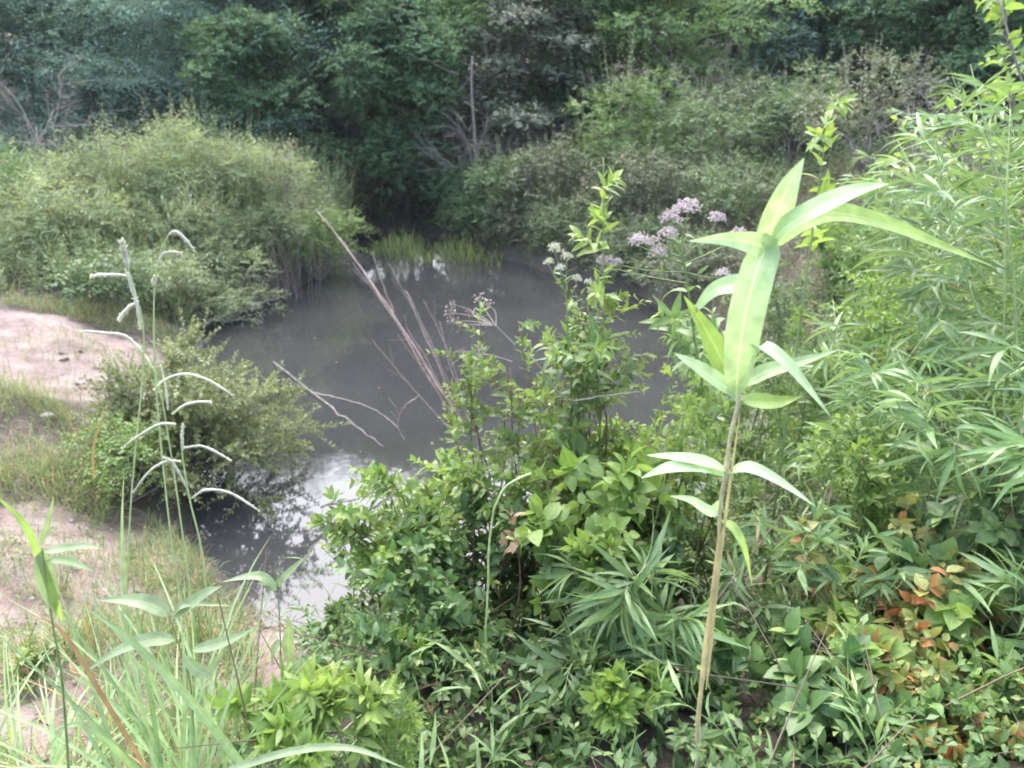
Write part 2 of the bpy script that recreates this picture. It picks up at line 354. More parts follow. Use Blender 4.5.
def bush(name, label, cat, base, H, spread, nst, lf, mat, smat, seed, nbr=8, brl=.45, r0=.006, lean=(0, 0), group=None, low=.25, sag=.25, scale=1.0, curve=.5, bshape=.6, extra=None):
    """a shrub or weed: nst stems from the base, each with leafy side twigs and a leafy tip"""
    rng = np.random.default_rng(seed)
    root = thing(name, label, cat, base, group); base = np.array(base, float)
    mS, mL = MB(), MB(); P, A, Ln = [], [], []
    if nst <= 4: bshape = 0
    for s in range(nst):
        az = rng.uniform(0, 2 * PI); rr = math.sqrt(rng.uniform(0, 1)) * spread
        tip = np.array((lean[0] + rr * math.cos(az), lean[1] + rr * math.sin(az), H * (1 - .45 * (rr / max(spread, 1e-3)) ** 2 * bshape) * rng.uniform(.82 if nst > 3 else .94, 1.0) if nst > 1 else H))
        b = base + np.array((rng.normal(0, .005 if nst < 4 else .04 + spread * .12), rng.normal(0, .005 if nst < 4 else .04 + spread * .12), -.03))
        mid = tip * .5 + np.array((-tip[0] * .22 * curve, -tip[1] * .22 * curve, tip[2] * .10)) + rng.normal(0, .04 * H, 3)
        pts = smooth_path([b, base + mid, base + tip], 9)
        add_tube(mS, pts, np.linspace(r0, r0 * .3, 9), 5)
        for k in range(nbr):
            t = low + (1 - low) * (k + rng.uniform(0, 1)) / nbr; t = min(t, .97); u = t * 8; i = int(u); p = pts[i] + (pts[i + 1] - pts[i]) * (u - i)
            tg = nrmz(pts[i + 1] - pts[i]); a2 = rng.uniform(0, 2 * PI)
            d = nrmz(tg * rng.uniform(.3, .9) + np.array((math.cos(a2), math.sin(a2), rng.uniform(-.1, .5))))
            P.append(p); A.append(d); Ln.append(H * brl * (1.05 - .6 * t) * rng.uniform(.6, 1.15))
        P.append(pts[6]); A.append(pts[8] - pts[6]); Ln.append(np.linalg.norm(pts[8] - pts[6]))
    sprigs(mS, mL, P, A, Ln, lf, rng, sag, r0 * .4, scale)
    mS.build('stem', smat, root); mL.build('foliage', mat, root)
    if extra: extra(root, rng)
    return root

def crown_sprays(mL, C, Rd, n, rng, L, W, M_=7, spray=.5, droop_dir=0.0, K=0, up_bias=.5, shape='ovate', shell=.45, flat=1.0):
    """foliage clump: twig sprays over an ellipsoid, leaves along each spray"""
    v = nrmz(rng.normal(0, 1, (n, 3))); v[:, 2] = np.where(rng.uniform(0, 1, n) < .35, v[:, 2], np.abs(v[:, 2]))
    r = shell + (1 - shell) * rng.uniform(0, 1, n) ** .45
    P = np.asarray(C) + v * np.asarray(Rd) * r[:, None]
    A = nrmz(v * np.array((1, 1, .6)) + np.array((0, 0, .15 - droop_dir)) + rng.normal(0, .35, (n, 3)))
    ln = spray * rng.uniform(.5, 1.2, n)
    j = np.arange(M_); t = (j + .3) / M_
    pt = P[:, None] + A[:, None] * (ln[:, None] * t[None])[..., None]
    pt[..., 2] -= (ln[:, None] * .25 * t[None] ** 2)
    e1 = nrmz(np.cross(A, np.array((0, 0, 1.)) + rng.normal(0, .2, (n, 3))))
    sg = np.where(j % 2 == 0, 1.0, -1.0)
    d = nrmz(A[:, None] * .7 + e1[:, None] * sg[None, :, None] * .9 + rng.normal(0, .3, (n, M_, 3)))
    nn = nrmz(np.array((0, 0, up_bias)) + v[:, None] * (1 - up_bias) + rng.normal(0, .24, (n, M_, 3)))
    sz = rng.uniform(.6, 1.2, (n, M_)) * (1 - .3 * t[None])
    rnd = rng.uniform(0, 1) * .3 + rng.uniform(0, 1, (n, 1)) * .45 + rng.uniform(0, 1, (n, M_)) * .25
    f = lambda q: q.reshape(-1, *q.shape[2:])
    add_leaves(mL, f(pt), f(d), f(nn), f(sz) * L, f(sz) * W, shape, K, .5, .2, f(rnd), f(np.broadcast_to(t[None] ** 3, (n, M_)) * rng.uniform(0, .8, (n, 1))))

def tree(label, base, H, crown_r, z0, mat, seed, nl=16, style='broad', dens=1.0, group='trees of the wood behind the pond', name='tree', leaf=.12, toward=None, trunk_r=.14, cat='tree'):
    rng = np.random.default_rng(seed); base = np.array(base, float)
    root = thing(name, label, cat, base, group); mT, mB_, mL = MB(), MB(), MB()
    tp = path(base - np.array((0, 0, .1)), (rng.normal(0, .06), rng.normal(0, .06), 1), H * .95, 12, rng, 0, .045)
    add_tube(mT, tp, np.linspace(trunk_r, trunk_r * .15, 12), 8)
    for i in range(nl):
        f = (i + rng.uniform(0, .9)) / nl; z = z0 + (H * .95 - z0) * f; u = min(z / (H * .95) * 11, 10.9); k = int(u); p = tp[k] + (tp[k + 1] - tp[k]) * (u - k)
        az = i * 2.4 + rng.normal(0, .5)
        if toward is not None and rng.uniform() < .45: az = toward + rng.normal(0, .6)
        prof = math.sin(PI * min(1, (f * .86 + .14)) ** .8) ** .6 if style != 'pine' else (1.02 - f * .85)
        ln = crown_r * prof * rng.uniform(.65, 1.15)
        rise = {'broad': .45, 'pine': -.02, 'layer': .12}[style] + rng.normal(0, .12) + (.5 * f if style == 'broad' else .3 * f)
        d = np.array((math.cos(az), math.sin(az), rise))
        lp = path(p, d, ln, 7, rng, .35 if style != 'broad' else .2, .07)
        add_tube(mB_, lp, np.linspace(trunk_r * .35 * (1 - .6 * f), .012, 7), 5)
        for q, fr in ((3, .42), (4, .55), (6, .62)):
            c = lp[q]; rr = crown_r * (.165 + .135 * fr) * rng.uniform(.8, 1.25)
            if style == 'broad': rd = (rr, rr, rr * .72); nsp = 80
            elif style == 'layer': rd = (rr * 1.25, rr * 1.25, rr * .33); nsp = 80
            else: rd = (rr * 1.2, rr * 1.2, rr * .38); nsp = 85
            c = c + rng.normal(0, rr * .25, 3)
            c[2] = max(c[2], base[2] + .2)
            crown_sprays(mL, c, rd, int(nsp * dens * 1.3), rng, leaf * (1.3 if style == 'pine' else 1), leaf * (.30 if style == 'pine' else .55), 8,
                         spray=rr * .5, droop_dir=.45 if style == 'pine' else (.2 if style == 'layer' else 0), up_bias=.6)
            for _ in range(3):
                v = c + rng.normal(0, 1, 3) * np.array(rd) * .5
                add_sticks(mB_, [lp[max(q - 1, 0)]], [v], .012, .004)
    mT.build('trunk', M['bark'], root); mB_.build('limbs', M['bark'], root); mL.build('crown', mat, root)
    return root

def clumpy(name, label, cat, base, H, rad, mat, seed, ncl=9, nsp=60, leaf=.07, lw=.5, twig=None, group=None, stems=7, M_=8, K=0, shape='ovate', low=.15, spray=.3, shaggy=14):
    """a dense bush at a distance: stems, then clumps of sprays with long stray shoots"""
    rng = np.random.default_rng(seed); base = np.array(base, float)
    root = thing(name, label, cat, base, group); mS, mL = MB(), MB()
    for i in range(ncl):
        az = i * 2.4 + rng.normal(0, .4); rr = rad * math.sqrt((i + .3) / ncl) * .75
        h = H * (low + (1 - low) * rng.uniform(.15, .95) * (1 - .45 * (rr / rad) ** 2))
        c = base + np.array((rr * math.cos(az), rr * math.sin(az), h * .86))
        cr = rad * rng.uniform(.30, .46)
        crown_sprays(mL, c, (cr, cr, min(cr * .9, H * .3)), nsp, rng, leaf, leaf * lw, M_, spray=spray, K=K, shape=shape, shell=.3)
        pts = smooth_path([base + rng.normal(0, .015, 3) * np.array((1, 1, 0)), base + (c - base) * .5 + rng.normal(0, .1, 3), c], 7)
        add_tube(mS, pts, np.linspace(.018, .006, 7) * (H / 2) ** .5, 5)
    P, A, Ln = [], [], []
    for i in range(shaggy):
        az = rng.uniform(0, 2 * PI); rr = rad * rng.uniform(0, .85)
        p = base + np.array((rr * math.cos(az), rr * math.sin(az), H * rng.uniform(.5, .85) * (1 - .35 * (rr / rad) ** 2)))
        P.append(p); A.append((math.cos(az) * .5 * rr / rad, math.sin(az) * .5 * rr / rad, 1)); Ln.append(H * rng.uniform(.15, .38))
    if P: sprigs(mS, mL, P, A, Ln, Leaf(leaf, leaf * lw, shape, K, 50, .4, 'spiral', 14), rng, .1, .006)
    mS.build('stem', twig or M['twig'], root); mL.build('foliage', mat, root)
    return root
def dead_brush(name, label, cat, base, H, rad, seed, n=9, mat=None, r0=.018, group=None, depth=3, lean=(0, 0)):
    rng = np.random.default_rng(seed); base = np.array(base, float)
    root = thing(name, label, cat, base, group); mT, mB_ = MB(), MB()
    def grow(p, d, ln, r, lv):
        pts = path(p, d, ln, 6, rng, .05, .13); add_tube(mT if lv == 0 else mB_, pts, np.linspace(r, r * .5, 6), 5 if lv < 2 else 3)
        if lv < depth:
            for _ in range(rng.integers(3, 6)):
                k = rng.integers(2, 6); dd = nrmz(nrmz(pts[k] - pts[k - 1]) + rng.normal(0, .55, 3)); grow(pts[k], dd, ln * rng.uniform(.4, .7), r * .55, lv + 1)
    for i in range(n):
        az = rng.uniform(0, 2 * PI); s = rng.uniform(.1, 1) * rad / H
        grow(base + rng.normal(0, .06, 3) * np.array((1, 1, 0)), (s * math.cos(az) + lean[0], s * math.sin(az) + lean[1], 1), H * rng.uniform(.4, .6), r0, 0)
    mT.build('trunk' if 'tree' in name else 'stem', mat or M['greytwig'], root); mB_.build('branches', mat or M['greytwig'], root)
    return root
def grass_arrays(rng, P, L, W, tilt, droop, mL, K=4, shape='blade', fold=.3, rs=0.0):
    n = len(P); az = rng.uniform(0, 2 * PI, n); ti = np.abs(rng.normal(0, tilt, n))
    d = np.stack([np.sin(ti) * np.cos(az), np.sin(ti) * np.sin(az), np.cos(ti)], 1)
    up = np.stack([-np.cos(ti) * np.cos(az), -np.cos(ti) * np.sin(az), np.sin(ti)], 1) + rng.normal(0, .2, (n, 3))
    add_leaves(mL, P, d, up, L, W, shape, K, droop, fold, rng.uniform(0, 1, n) + rs, rng.uniform(0, .3, n))
def onground(x, y, dz=-.01):
    return np.stack([x, y, height(x, y) + dz], 1)
def inpoly(x, y, poly):
    ins = np.zeros(x.shape, bool); n = len(poly)
    for i in range(n):
        ax, ay = poly[i]; bx, by = poly[(i + 1) % n]
        if ay == by: continue
        ins ^= ((ay > y) != (by > y)) & (x < ax + (y - ay) * (bx - ax) / (by - ay))
    return ins
def scatter(rng, poly, n, dmin=0.03):
    poly = np.array(poly, float); lo, hi = poly.min(0), poly.max(0); X = np.zeros(0); Y = np.zeros(0)
    while len(X) < n:
        x = rng.uniform(lo[0], hi[0], n * 2); y = rng.uniform(lo[1], hi[1], n * 2)
        k = inpoly(x, y, poly); k &= sdist(x, y) > dmin
        X = np.concatenate([X, x[k]]); Y = np.concatenate([Y, y[k]])
    return X[:n], Y[:n]

exec_order = []
# ------------------------------------------------------------------ the setting: ground, water, sky light
def build_ground():
    def axis(lo, a, b, hi, fine, gr=1.22):
        c = list(np.arange(a, b, fine)); s = fine; x = b
        while x < hi: c.append(x); s *= gr; x += s
        c.append(hi); s = fine; x = a - fine; l = []
        while x > lo: l.append(x); s *= gr; x -= s
        l.append(lo); return np.array(l[::-1] + c)
    xs = axis(-110, -7.5, 7, 110, .09); ys = axis(-60, -1, 18, 120, .09)
    X, Y = np.meshgrid(xs, ys); Z = height(X.ravel(), Y.ravel()); nx, ny = len(xs), len(ys)
    d = sdist(X.ravel(), Y.ravel())
    rng = np.random.default_rng(5)
    Z = Z + np.where(d > .05, rng.normal(0, .008, Z.shape), 0)
    V = np.stack([X.ravel(), Y.ravel(), Z], 1)
    i = (np.arange(nx - 1)[None] + np.arange(ny - 1)[:, None] * nx).ravel()
    Q = np.stack([i, i + 1, i + nx + 1, i + nx], 1)
    x, y = X.ravel(), Y.ravel()
    n1 = np.sin(2.3 * x + 1.1 * y) * .25 + np.sin(5.1 * y - 3.3 * x) * .18 + np.sin(9.7 * x + 6.1 * y) * .1
    def patch(cx, cy, rx, ry): return sm(1.25, .75, np.hypot((x - cx) / rx, (y - cy) / ry) + n1 * .35)
    sand = np.maximum(patch(-4.7, 7.3, 1.45, 1.15), patch(-2.75, 3.85, .8, .85))
    sand = np.maximum(sand, .8 * patch(-1.6, 3.4, .7, .45)); sand = np.maximum(sand, .75 * patch(-1.5, 2.1, .95, 1.1))
    wet = sm(.30, .02, d)
    A = np.stack([sand, wet, sm(19, 15, y), 1 + 0 * x], 1)
    mb = MB(); mb.add(V, None, Q, A)
    m, nt, N, L = mat_new('bank soil and sand')
    out = N.new('ShaderNodeOutputMaterial'); p = N.new('ShaderNodeBsdfPrincipled'); L.new(p.outputs[0], out.inputs[0])
    at_ = N.new('ShaderNodeAttribute'); at_.attribute_name = 'lf'; sep = N.new('ShaderNodeSeparateColor'); L.new(at_.outputs['Color'], sep.inputs[0])
    geo = N.new('ShaderNodeNewGeometry')
    def noise(sc, det=6, ro=.6):
        n = N.new('ShaderNodeTexNoise'); n.inputs['Scale'].default_value = sc; n.inputs['Detail'].default_value = det; n.inputs['Roughness'].default_value = ro
        L.new(geo.outputs['Position'], n.inputs['Vector']); return n
    def ramp(src, stops):
        c = N.new('ShaderNodeValToRGB'); L.new(src, c.inputs[0]); e = c.color_ramp.elements
        e[0].position, e[0].color = stops[0][0], (*stops[0][1], 1); e[1].position, e[1].color = stops[-1][0], (*stops[-1][1], 1)
        for q, col in stops[1:-1]:
            z = e.new(q); z.color = (*col, 1)
        return c.outputs[0]
    soil = ramp(noise(7).outputs[0], [(.3, (.030, .022, .016)), (.5, (.060, .046, .034)), (.7, (.105, .082, .062))])
    sandc = ramp(noise(3.2, 8, .7).outputs[0], [(.30, (.10, .070, .055)), (.45, (.180, .128, .112)), (.58, (.24, .190, .172)), (.74, (.27, .245, .23))])
    # ragged edge between sand and soil
    ad = N.new('ShaderNodeMath'); ad.operation = 'ADD'; L.new(sep.outputs[0], ad.inputs[0]); L.new(noise(9, 6, .7).outputs[0], ad.inputs[1])
    mr = N.new('ShaderNodeMapRange'); L.new(ad.outputs[0], mr.inputs[0]); mr.inputs[1].default_value = .86; mr.inputs[2].default_value = 1.12
    mx = N.new('ShaderNodeMix'); mx.data_type = 'RGBA'; L.new(mr.outputs[0], mx.inputs[0]); L.new(soil, mx.inputs[6]); L.new(sandc, mx.inputs[7])
    sp = ramp(noise(70, 2).outputs[0], [(.30, (.45, .40, .38)), (.42, (1, 1, 1)), (.66, (1, 1, 1)), (.74, (1.25, 1.2, 1.15))])
    mu = N.new('ShaderNodeMix'); mu.data_type = 'RGBA'; mu.blend_type = 'MULTIPLY'; mu.inputs[0].default_value = .8; L.new(mx.outputs[2], mu.inputs[6]); L.new(sp, mu.inputs[7])
    wetm = N.new('ShaderNodeMix'); wetm.data_type = 'RGBA'; L.new(sep.outputs[1], wetm.inputs[0]); L.new(mu.outputs[2], wetm.inputs[6]); wetm.inputs[7].default_value = (.050, .042, .034, 1)
    L.new(wetm.outputs[2], p.inputs['Base Color']); p.inputs['Roughness'].default_value = .9
    b = N.new('ShaderNodeBump'); b.inputs['Strength'].default_value = .9; b.inputs['Distance'].default_value = .03
    L.new(noise(22, 8, .7).outputs[0], b.inputs['Height']); L.new(b.outputs[0], p.inputs['Normal'])
    o = mb.build('ground', m); o['kind'] = 'structure'
build_ground()

def build_water():
    c = SHORE.mean(0); out = []
    for i in range(len(SHORE)):
        v = SHORE[i] - c; out.append(SHORE[i] + v / np.linalg.norm(v) * .55)
    me = bpy.data.meshes.new('pond_water'); me.from_pydata([(a, b, 0.0) for a, b in out], [], [list(range(len(out)))][::1]); me.update()
    if me.polygons[0].normal.z < 0: me.flip_normals()
    m, nt, N, L = mat_new('murky pond water')
    o_ = N.new('ShaderNodeOutputMaterial'); p = N.new('ShaderNodeBsdfPrincipled'); L.new(p.outputs[0], o_.inputs[0])
    geo = N.new('ShaderNodeNewGeometry')
    n = N.new('ShaderNodeTexNoise'); n.inputs['Scale'].default_value = .7; n.inputs['Detail'].default_value = 5; L.new(geo.outputs['Position'], n.inputs['Vector'])
    cr = N.new('ShaderNodeValToRGB'); L.new(n.outputs[0], cr.inputs[0])
    cr.color_ramp.elements[0].position = .3; cr.color_ramp.elements[0].color = (.0265, .0268, .0272, 1)
    cr.color_ramp.elements[1].position = .7; cr.color_ramp.elements[1].color = (.0375, .0378, .0382, 1)
    L.new(cr.outputs[0], p.inputs['Base Color']); p.inputs['Roughness'].default_value = .035; p.inputs['IOR'].default_value = 1.36
    p.inputs['Specular IOR Level'].default_value = .6
    n2 = N.new('ShaderNodeTexNoise'); n2.inputs['Scale'].default_value = 5.0; n2.inputs['Detail'].default_value = 3; L.new(geo.outputs['Position'], n2.inputs['Vector'])
    b = N.new('ShaderNodeBump'); b.inputs['Strength'].default_value = .035; b.inputs['Distance'].default_value = .03; L.new(n2.outputs[0], b.inputs['Height']); L.new(b.outputs[0], p.inputs['Normal'])
    me.materials.append(m); o = bpy.data.objects.new('pond_water', me); COL.objects.link(o); o['kind'] = 'structure'
build_water()

SUN_EL, SUN_AZ = R(58), R(346)                       # azimuth measured clockwise from +Y
w = bpy.data.worlds.new('World'); scene.world = w; w.use_nodes = True
nt = w.node_tree; nt.nodes.clear()
sky = nt.nodes.new('ShaderNodeTexSky'); sky.sky_type = 'NISHITA'; sky.sun_disc = False; sky.sun_elevation = SUN_EL; sky.sun_rotation = SUN_AZ
sky.air_density = 1.2; sky.dust_density = 4.0; sky.ozone_density = 2.0
hs = nt.nodes.new('ShaderNodeHueSaturation'); hs.inputs['Saturation'].default_value = .85      # thin overcast
bg = nt.nodes.new('ShaderNodeBackground'); bg.inputs[1].default_value = .15
wo = nt.nodes.new('ShaderNodeOutputWorld')
nt.links.new(sky.outputs[0], hs.inputs['Color']); nt.links.new(hs.outputs[0], bg.inputs[0]); nt.links.new(bg.outputs[0], wo.inputs[0])
def build_veil():  # air volume added to stand in for the lens veil over the trees
    me = bpy.data.meshes.new('lens_veil'); x0, x1, y0, y1, z0, z1 = -112, 112, -62, 122, -2.2, 16
    me.from_pydata([(x, y, z) for z in (z0, z1) for x, y in ((x0, y0), (x1, y0), (x1, y1), (x0, y1))], [], [(3, 2, 1, 0), (4, 5, 6, 7), (0, 1, 5, 4), (1, 2, 6, 5), (2, 3, 7, 6), (3, 0, 4, 7)])
    m, nt, N, L = mat_new('thin added veil'); out = N.new('ShaderNodeOutputMaterial'); v = N.new('ShaderNodeVolumePrincipled')
    v.inputs['Color'].default_value = (.86, .92, 1, 1); v.inputs['Density'].default_value = .0004; v.inputs['Anisotropy'].default_value = .2
    L.new(v.outputs[0], out.inputs['Volume']); me.materials.append(m)
    o = bpy.data.objects.new('lens_veil', me); COL.objects.link(o); tag(o, 'thin added veil standing in for lens flare over the view', 'lens_veil', None, 'stuff')
build_veil()
sd = bpy.data.lights.new('sun', 'SUN'); sd.energy = 0.7; sd.angle = R(112); sd.color = (1, .97, .97)
so = bpy.data.objects.new('sun', sd); COL.objects.link(so)
dv = np.array((math.cos(SUN_EL) * math.sin(SUN_AZ), math.cos(SUN_EL) * math.cos(SUN_AZ), math.sin(SUN_EL)))
from mathutils import Vector
so.rotation_euler = Vector(dv).to_track_quat('Z', 'Y').to_euler()

cd = bpy.data.cameras.new('camera'); cam = bpy.data.objects.new('camera', cd); COL.objects.link(cam)
cam.location = CAM; cam.rotation_euler = (PI / 2 - PITCH, 0, 0)
cd.sensor_width = 36.0; cd.lens = 36.0 * FPX / 1024.0; cd.clip_start = .02; cd.clip_end = 1000
cd.dof.use_dof = True; cd.dof.focus_distance = 2.0; cd.dof.aperture_fstop = 5.0
scene.camera = cam
vs = scene.view_settings; vs.view_transform = 'Standard'; vs.look = 'None'; vs.gamma = 1; vs.use_curve_mapping = False
vs.exposure = 2.6
scene.cycles.max_bounces = 5; scene.cycles.diffuse_bounces = 3; scene.cycles.glossy_bounces = 3; scene.cycles.transmission_bounces = 3
scene.cycles.filter_width = 1.9
# ------------------------------------------------------------------ the wood behind the pond
def tpos(px, Y): return gpt(px, Y)
W_ = 'trees of the wood behind the pond'
tree('blue green tree at the far left edge with dense boughs behind the tall grass', tpos(-5, 19), 4.9, 3.2, .4, M['tree_blue'], 11, 20, 'layer', 1.0, leaf=.10, toward=-PI/2)
tree('tall feathery evergreen with drooping tiered boughs behind the dead bare tree', tpos(128, 21), 6.2, 4.3, 1.2, M['tree_blue'], 12, 26, 'pine', 1.0, leaf=.11, toward=-PI/2)
tree('large spreading evergreen with long feathery boughs above the tall grass bank', tpos(235, 20.5), 5.9, 4.6, 1.0, M['tree_blue'], 13, 26, 'pine', 1.0, leaf=.11, toward=-PI/2)
tree('small rounded leafy tree rising just behind the tall grass bank', tpos(262, 17.5), 3.7, 1.7, .3, M['tree_mid'], 14, 14, 'broad', .9, leaf=.10, trunk_r=.07)
tree('dark green tree filling the gap left of the pond inlet', tpos(330, 22), 5.6, 3.2, .6, M['tree_dark'], 15, 20, 'broad', 1.0, leaf=.12, toward=-PI/2)
tree('tall broadleaf tree with light green upper leaves above the pond inlet', tpos(425, 20.5), 5.6, 3.0, 1.5, M['tree_light'], 16, 22, 'broad', 1.0, leaf=.12, toward=-PI/2)
tree('low spreading leafy tree overhanging the dark end of the pond', tpos(408, 18.6), 4.6, 2.0, .5, M['tree_mid'], 17, 18, 'broad', 1.0, leaf=.10, trunk_r=.08, toward=-PI/2)
tree('grey green cedar standing right of the pond inlet above dead twigs', tpos(505, 18.6), 4.9, 1.7, .9, M['tree_grey'], 18, 20, 'layer', .9, leaf=.08, trunk_r=.08, toward=-PI/2)
tree('dark dense tree directly behind the grey cedar', tpos(572, 21.5), 5.6, 3.2, .8, M['tree_mid'], 19, 22, 'broad', 1.0, leaf=.12, toward=-PI/2)
tree('tree with flat horizontal tiers of lighter leaves behind the far shrubs', tpos(650, 19.5), 5.5, 2.9, 1.6, M['tree_light'], 20, 18, 'layer', .9, leaf=.11, toward=-PI/2)
tree('open dark tree beside the black hollow in the wood', tpos(735, 23), 5.6, 3.2, 3.2, M['tree_dark'], 21, 18, 'layer', .9, leaf=.12)
tree('bushy blue green tree standing in front of the black hollow', tpos(790, 18.5), 4.2, 1.6, .6, M['tree_blue'], 22, 14, 'broad', .8, leaf=.10, trunk_r=.07)
tree('darkest tree with grey twigs near the upper right of the wood', tpos(855, 20.5), 5.5, 3.2, 1.0, M['tree_dark'], 23, 22, 'layer', 1.0, leaf=.11, toward=-PI/2)
tree('vine hung tree above the top of the right hand bank', tpos(945, 17.5), 5.2, 2.6, 1.2, M['tree_mid'], 24, 22, 'broad', 1.0, leaf=.12, toward=-PI/2)
tree('dark tree at the right edge behind the bamboo bank', tpos(1060, 18.5), 5.2, 3.2, 1.0, M['tree_dark'], 25, 18, 'broad', 1.0, leaf=.13, toward=-PI/2)
# the second row: two kinds, copied
g2 = 'taller trees deeper in the wood'
b1 = tree('tall dark tree deep in the wood with its top out of the picture', tpos(40, 28), 7.2, 4.4, .6, M['tree_dark'], 31, 26, 'broad', .85, group=g2, leaf=.17, trunk_r=.2, name='forest_tree')
b2 = tree('tall dark tree deep in the wood with its top out of the picture', tpos(190, 29), 7.4, 4.4, .6, M['tree_mid'], 32, 26, 'layer', .85, group=g2, leaf=.17, trunk_r=.2, name='forest_tree')
for i, (px, Y) in enumerate(((320, 29), (470, 27.5), (600, 28.5), (790, 29.5), (885, 27), (1000, 27), (-110, 27), (1130, 25), (540, 33), (380, 35), (240, 35), (90, 35), (720, 36), (850, 35), (980, 33))):
    dup((b1, b2)[i % 2], tpos(px, Y), i * 1.7, (.92, 1.05, .98)[i % 3], 'tall dark tree deep in the wood with its top out of the picture', g2)

# ------------------------------------------------------------------ dead and bare wood at the far side
dead_brush('dead_tree', 'bare dead tree with pinkish grey branches above the tall grass at left', 'dead tree', gpt(66, 15.6), 2.9, .5, 41, 4, r0=.024, depth=3)
dead_brush('dead_brush', 'grey tangle of dead branches under the cedar right of the inlet', 'dead brush', gpt(478, 17.2), 2.6, 1.0, 42, 7, r0=.022, depth=3)
tg = thing('dead_tree', 'leaning pale dead trunk in front of the grey cedar', 'dead tree', gpt(480, 17))
mb = MB(); add_tube(mb, path(gpt(484, 17), (-.16, 0, 1), 3.3, 9, np.random.default_rng(3), 0, .05), np.linspace(.05, .018, 9), 6); mb.build('trunk', M['greytwig'], tg)
mb = MB(); rr = np.random.default_rng(8)
for k in range(9):
    add_tube(mb, path(gpt(484, 17) + np.array((-.16 * (.8 + k * .27), 0, .8 + k * .27)), (rr.normal(0, 1), rr.normal(0, .6), .3), rr.uniform(.4, 1.0), 6, rr, .4, .14), np.linspace(.014, .004, 6), 4)
mb.build('branches', M['greytwig'], tg)
dead_brush('dead_brush', 'thin bare twigs hanging beside the black hollow in the wood', 'dead brush', gpt(703, 16.5), 3.4, .7, 43, 4, r0=.018, depth=2)
dead_brush('dead_brush', 'brownish grey twigs at the top of the right hand bank', 'dead brush', gpt(935, 9.0), 1.7, .8, 44, 9, r0=.01, depth=3, mat=M['twig'])

# ------------------------------------------------------------------ far bank shrubs
g3 = 'shrubs along the far right shore of the pond'
clumpy('shrub', 'rounded green shrub at the waterline just right of the inlet', 'shrub', gpt(505, 15.9), 2.0, .95, M['shrub'], 51, 12, 60, .075, .5, group=g3)
clumpy('shrub', 'greyish shrub between the rounded green shrub and the tall shrub', 'shrub', gpt(552, 15.3), 2.2, .95, M['greyshrub'], 52, 12, 60, .07, .45, group=g3)
clumpy('shrub', 'tall light green shrub with upright top shoots in the middle of the far shore', 'shrub', gpt(622, 15.2), 3.0, 1.05, M['weed'], 53, 15, 60, .08, .4, group=g3, shaggy=34)
clumpy('shrub', 'low dull shrub of grey stems overhanging the water below the tall shrub', 'shrub', gpt(632, 13.6), 1.5, .95, M['greyshrub'], 54, 10, 55, .065, .4, group=g3, shaggy=40)
clumpy('shrub', 'green shrub behind the pink flowers at the pond corner', 'shrub', gpt(700, 14.4), 1.9, 1.0, M['shrub'], 55, 12, 55, .075, .45, group=g3)
clumpy('shrub', 'dull bush left of the bright tip of the right foreground sapling', 'shrub', gpt(722, 16.6), 2.6, 1.1, M['greyshrub'], 56, 12, 55, .07, .45, group=g3)
clumpy('shrub', 'green bush below the dark trees behind the tall bamboo shoot', 'shrub', gpt(790, 14.6), 2.0, 1.1, M['shrub'], 57, 12, 55, .075, .45, group=g3)
clumpy('shrub', 'pale grassy bush on the crest right of the tall bamboo shoot', 'shrub', gpt(862, 12.6), 1.7, 1.1, M['greyshrub'], 58, 12, 55, .07, .4, group=g3, shaggy=30)
clumpy('shrub', 'low rounded bush at the left foot of the cedar', 'shrub', gpt(465, 17.2), 1.6, .8, M['tree_mid'], 59, 9, 60, .08, .5, group=g3)

# ------------------------------------------------------------------ tall grass on the left bank
def tall_grass():
    rng = np.random.default_rng(61); mL = MB()
    poly = [(-11, 9.0), (-7, 8.9), (-5.2, 9.3), (-4.2, 9.6), (-3.6, 10.6), (-3.0, 11.7), (-2.75, 13), (-2.7, 15.2), (-3.4, 17), (-8, 18.5), (-13, 18.5), (-14, 9)]
    x, y = scatter(rng, poly, 8500, .10)
    P = onground(x, y); front = np.minimum(np.clip((y - 9.0 - .35 * np.clip(x + 4.5, 0, 9)) / 2.0, 0, 1), 1)
    bulge = .80 + .34 * np.exp(-((x + 4.3) / 1.7) ** 2); patchy = bulge * (.78 + .22 * np.sin(1.7 * x + .9 * y) * np.sin(1.1 * y - 2.3 * x + 1))
    Hh = (.40 + 1.42 * front) * patchy * rng.uniform(.6, 1.15, len(x))
    az = rng.uniform(0, 2 * PI, len(x)); A = np.stack([.2 * np.cos(az), .2 * np.sin(az), 1 + 0 * x], 1)
    k1 = rng.uniform(0, 1, len(x)) < .40
    rs = .25 * np.sin(.9 * x + 1.7 * y)
    mS = MB()
    for k, lf, s in ((k1, Leaf(.17, .014, 'lance', 1, 28, .9, 'alt', 11, upk=.3, t0=.1, taper=.3, tipage=.4), .1),
                     (~k1, Leaf(.085, .024, 'lance', 0, 55, .5, 'spiral', 20, upk=.4, taper=.4), .06)):
        for q in range(3):
            kk = k & (np.arange(len(x)) % 3 == q)
            sprigs(mS, mL, P[kk], A[kk], Hh[kk], lf, rng, s, .004, rshift=(-.2, 0, .2)[q])
    grass_arrays(rng, P, Hh * 1.0, .014, .25, rng.uniform(.3, 1.3, len(x)), mL, 2)
    o = mL.build('tall_grass', M['tall_grass']); tag(o, 'tall pale green grass and weeds covering the left bank', 'grass', None, 'stuff')
    o2 = mS.build('grass_stems', M['greenstem']); tag(o2, 'thin upright stems standing among the tall grass of the left bank', 'grass stems', None, 'stuff')
tall_grass()
g4 = 'bushy weeds on the left bank'
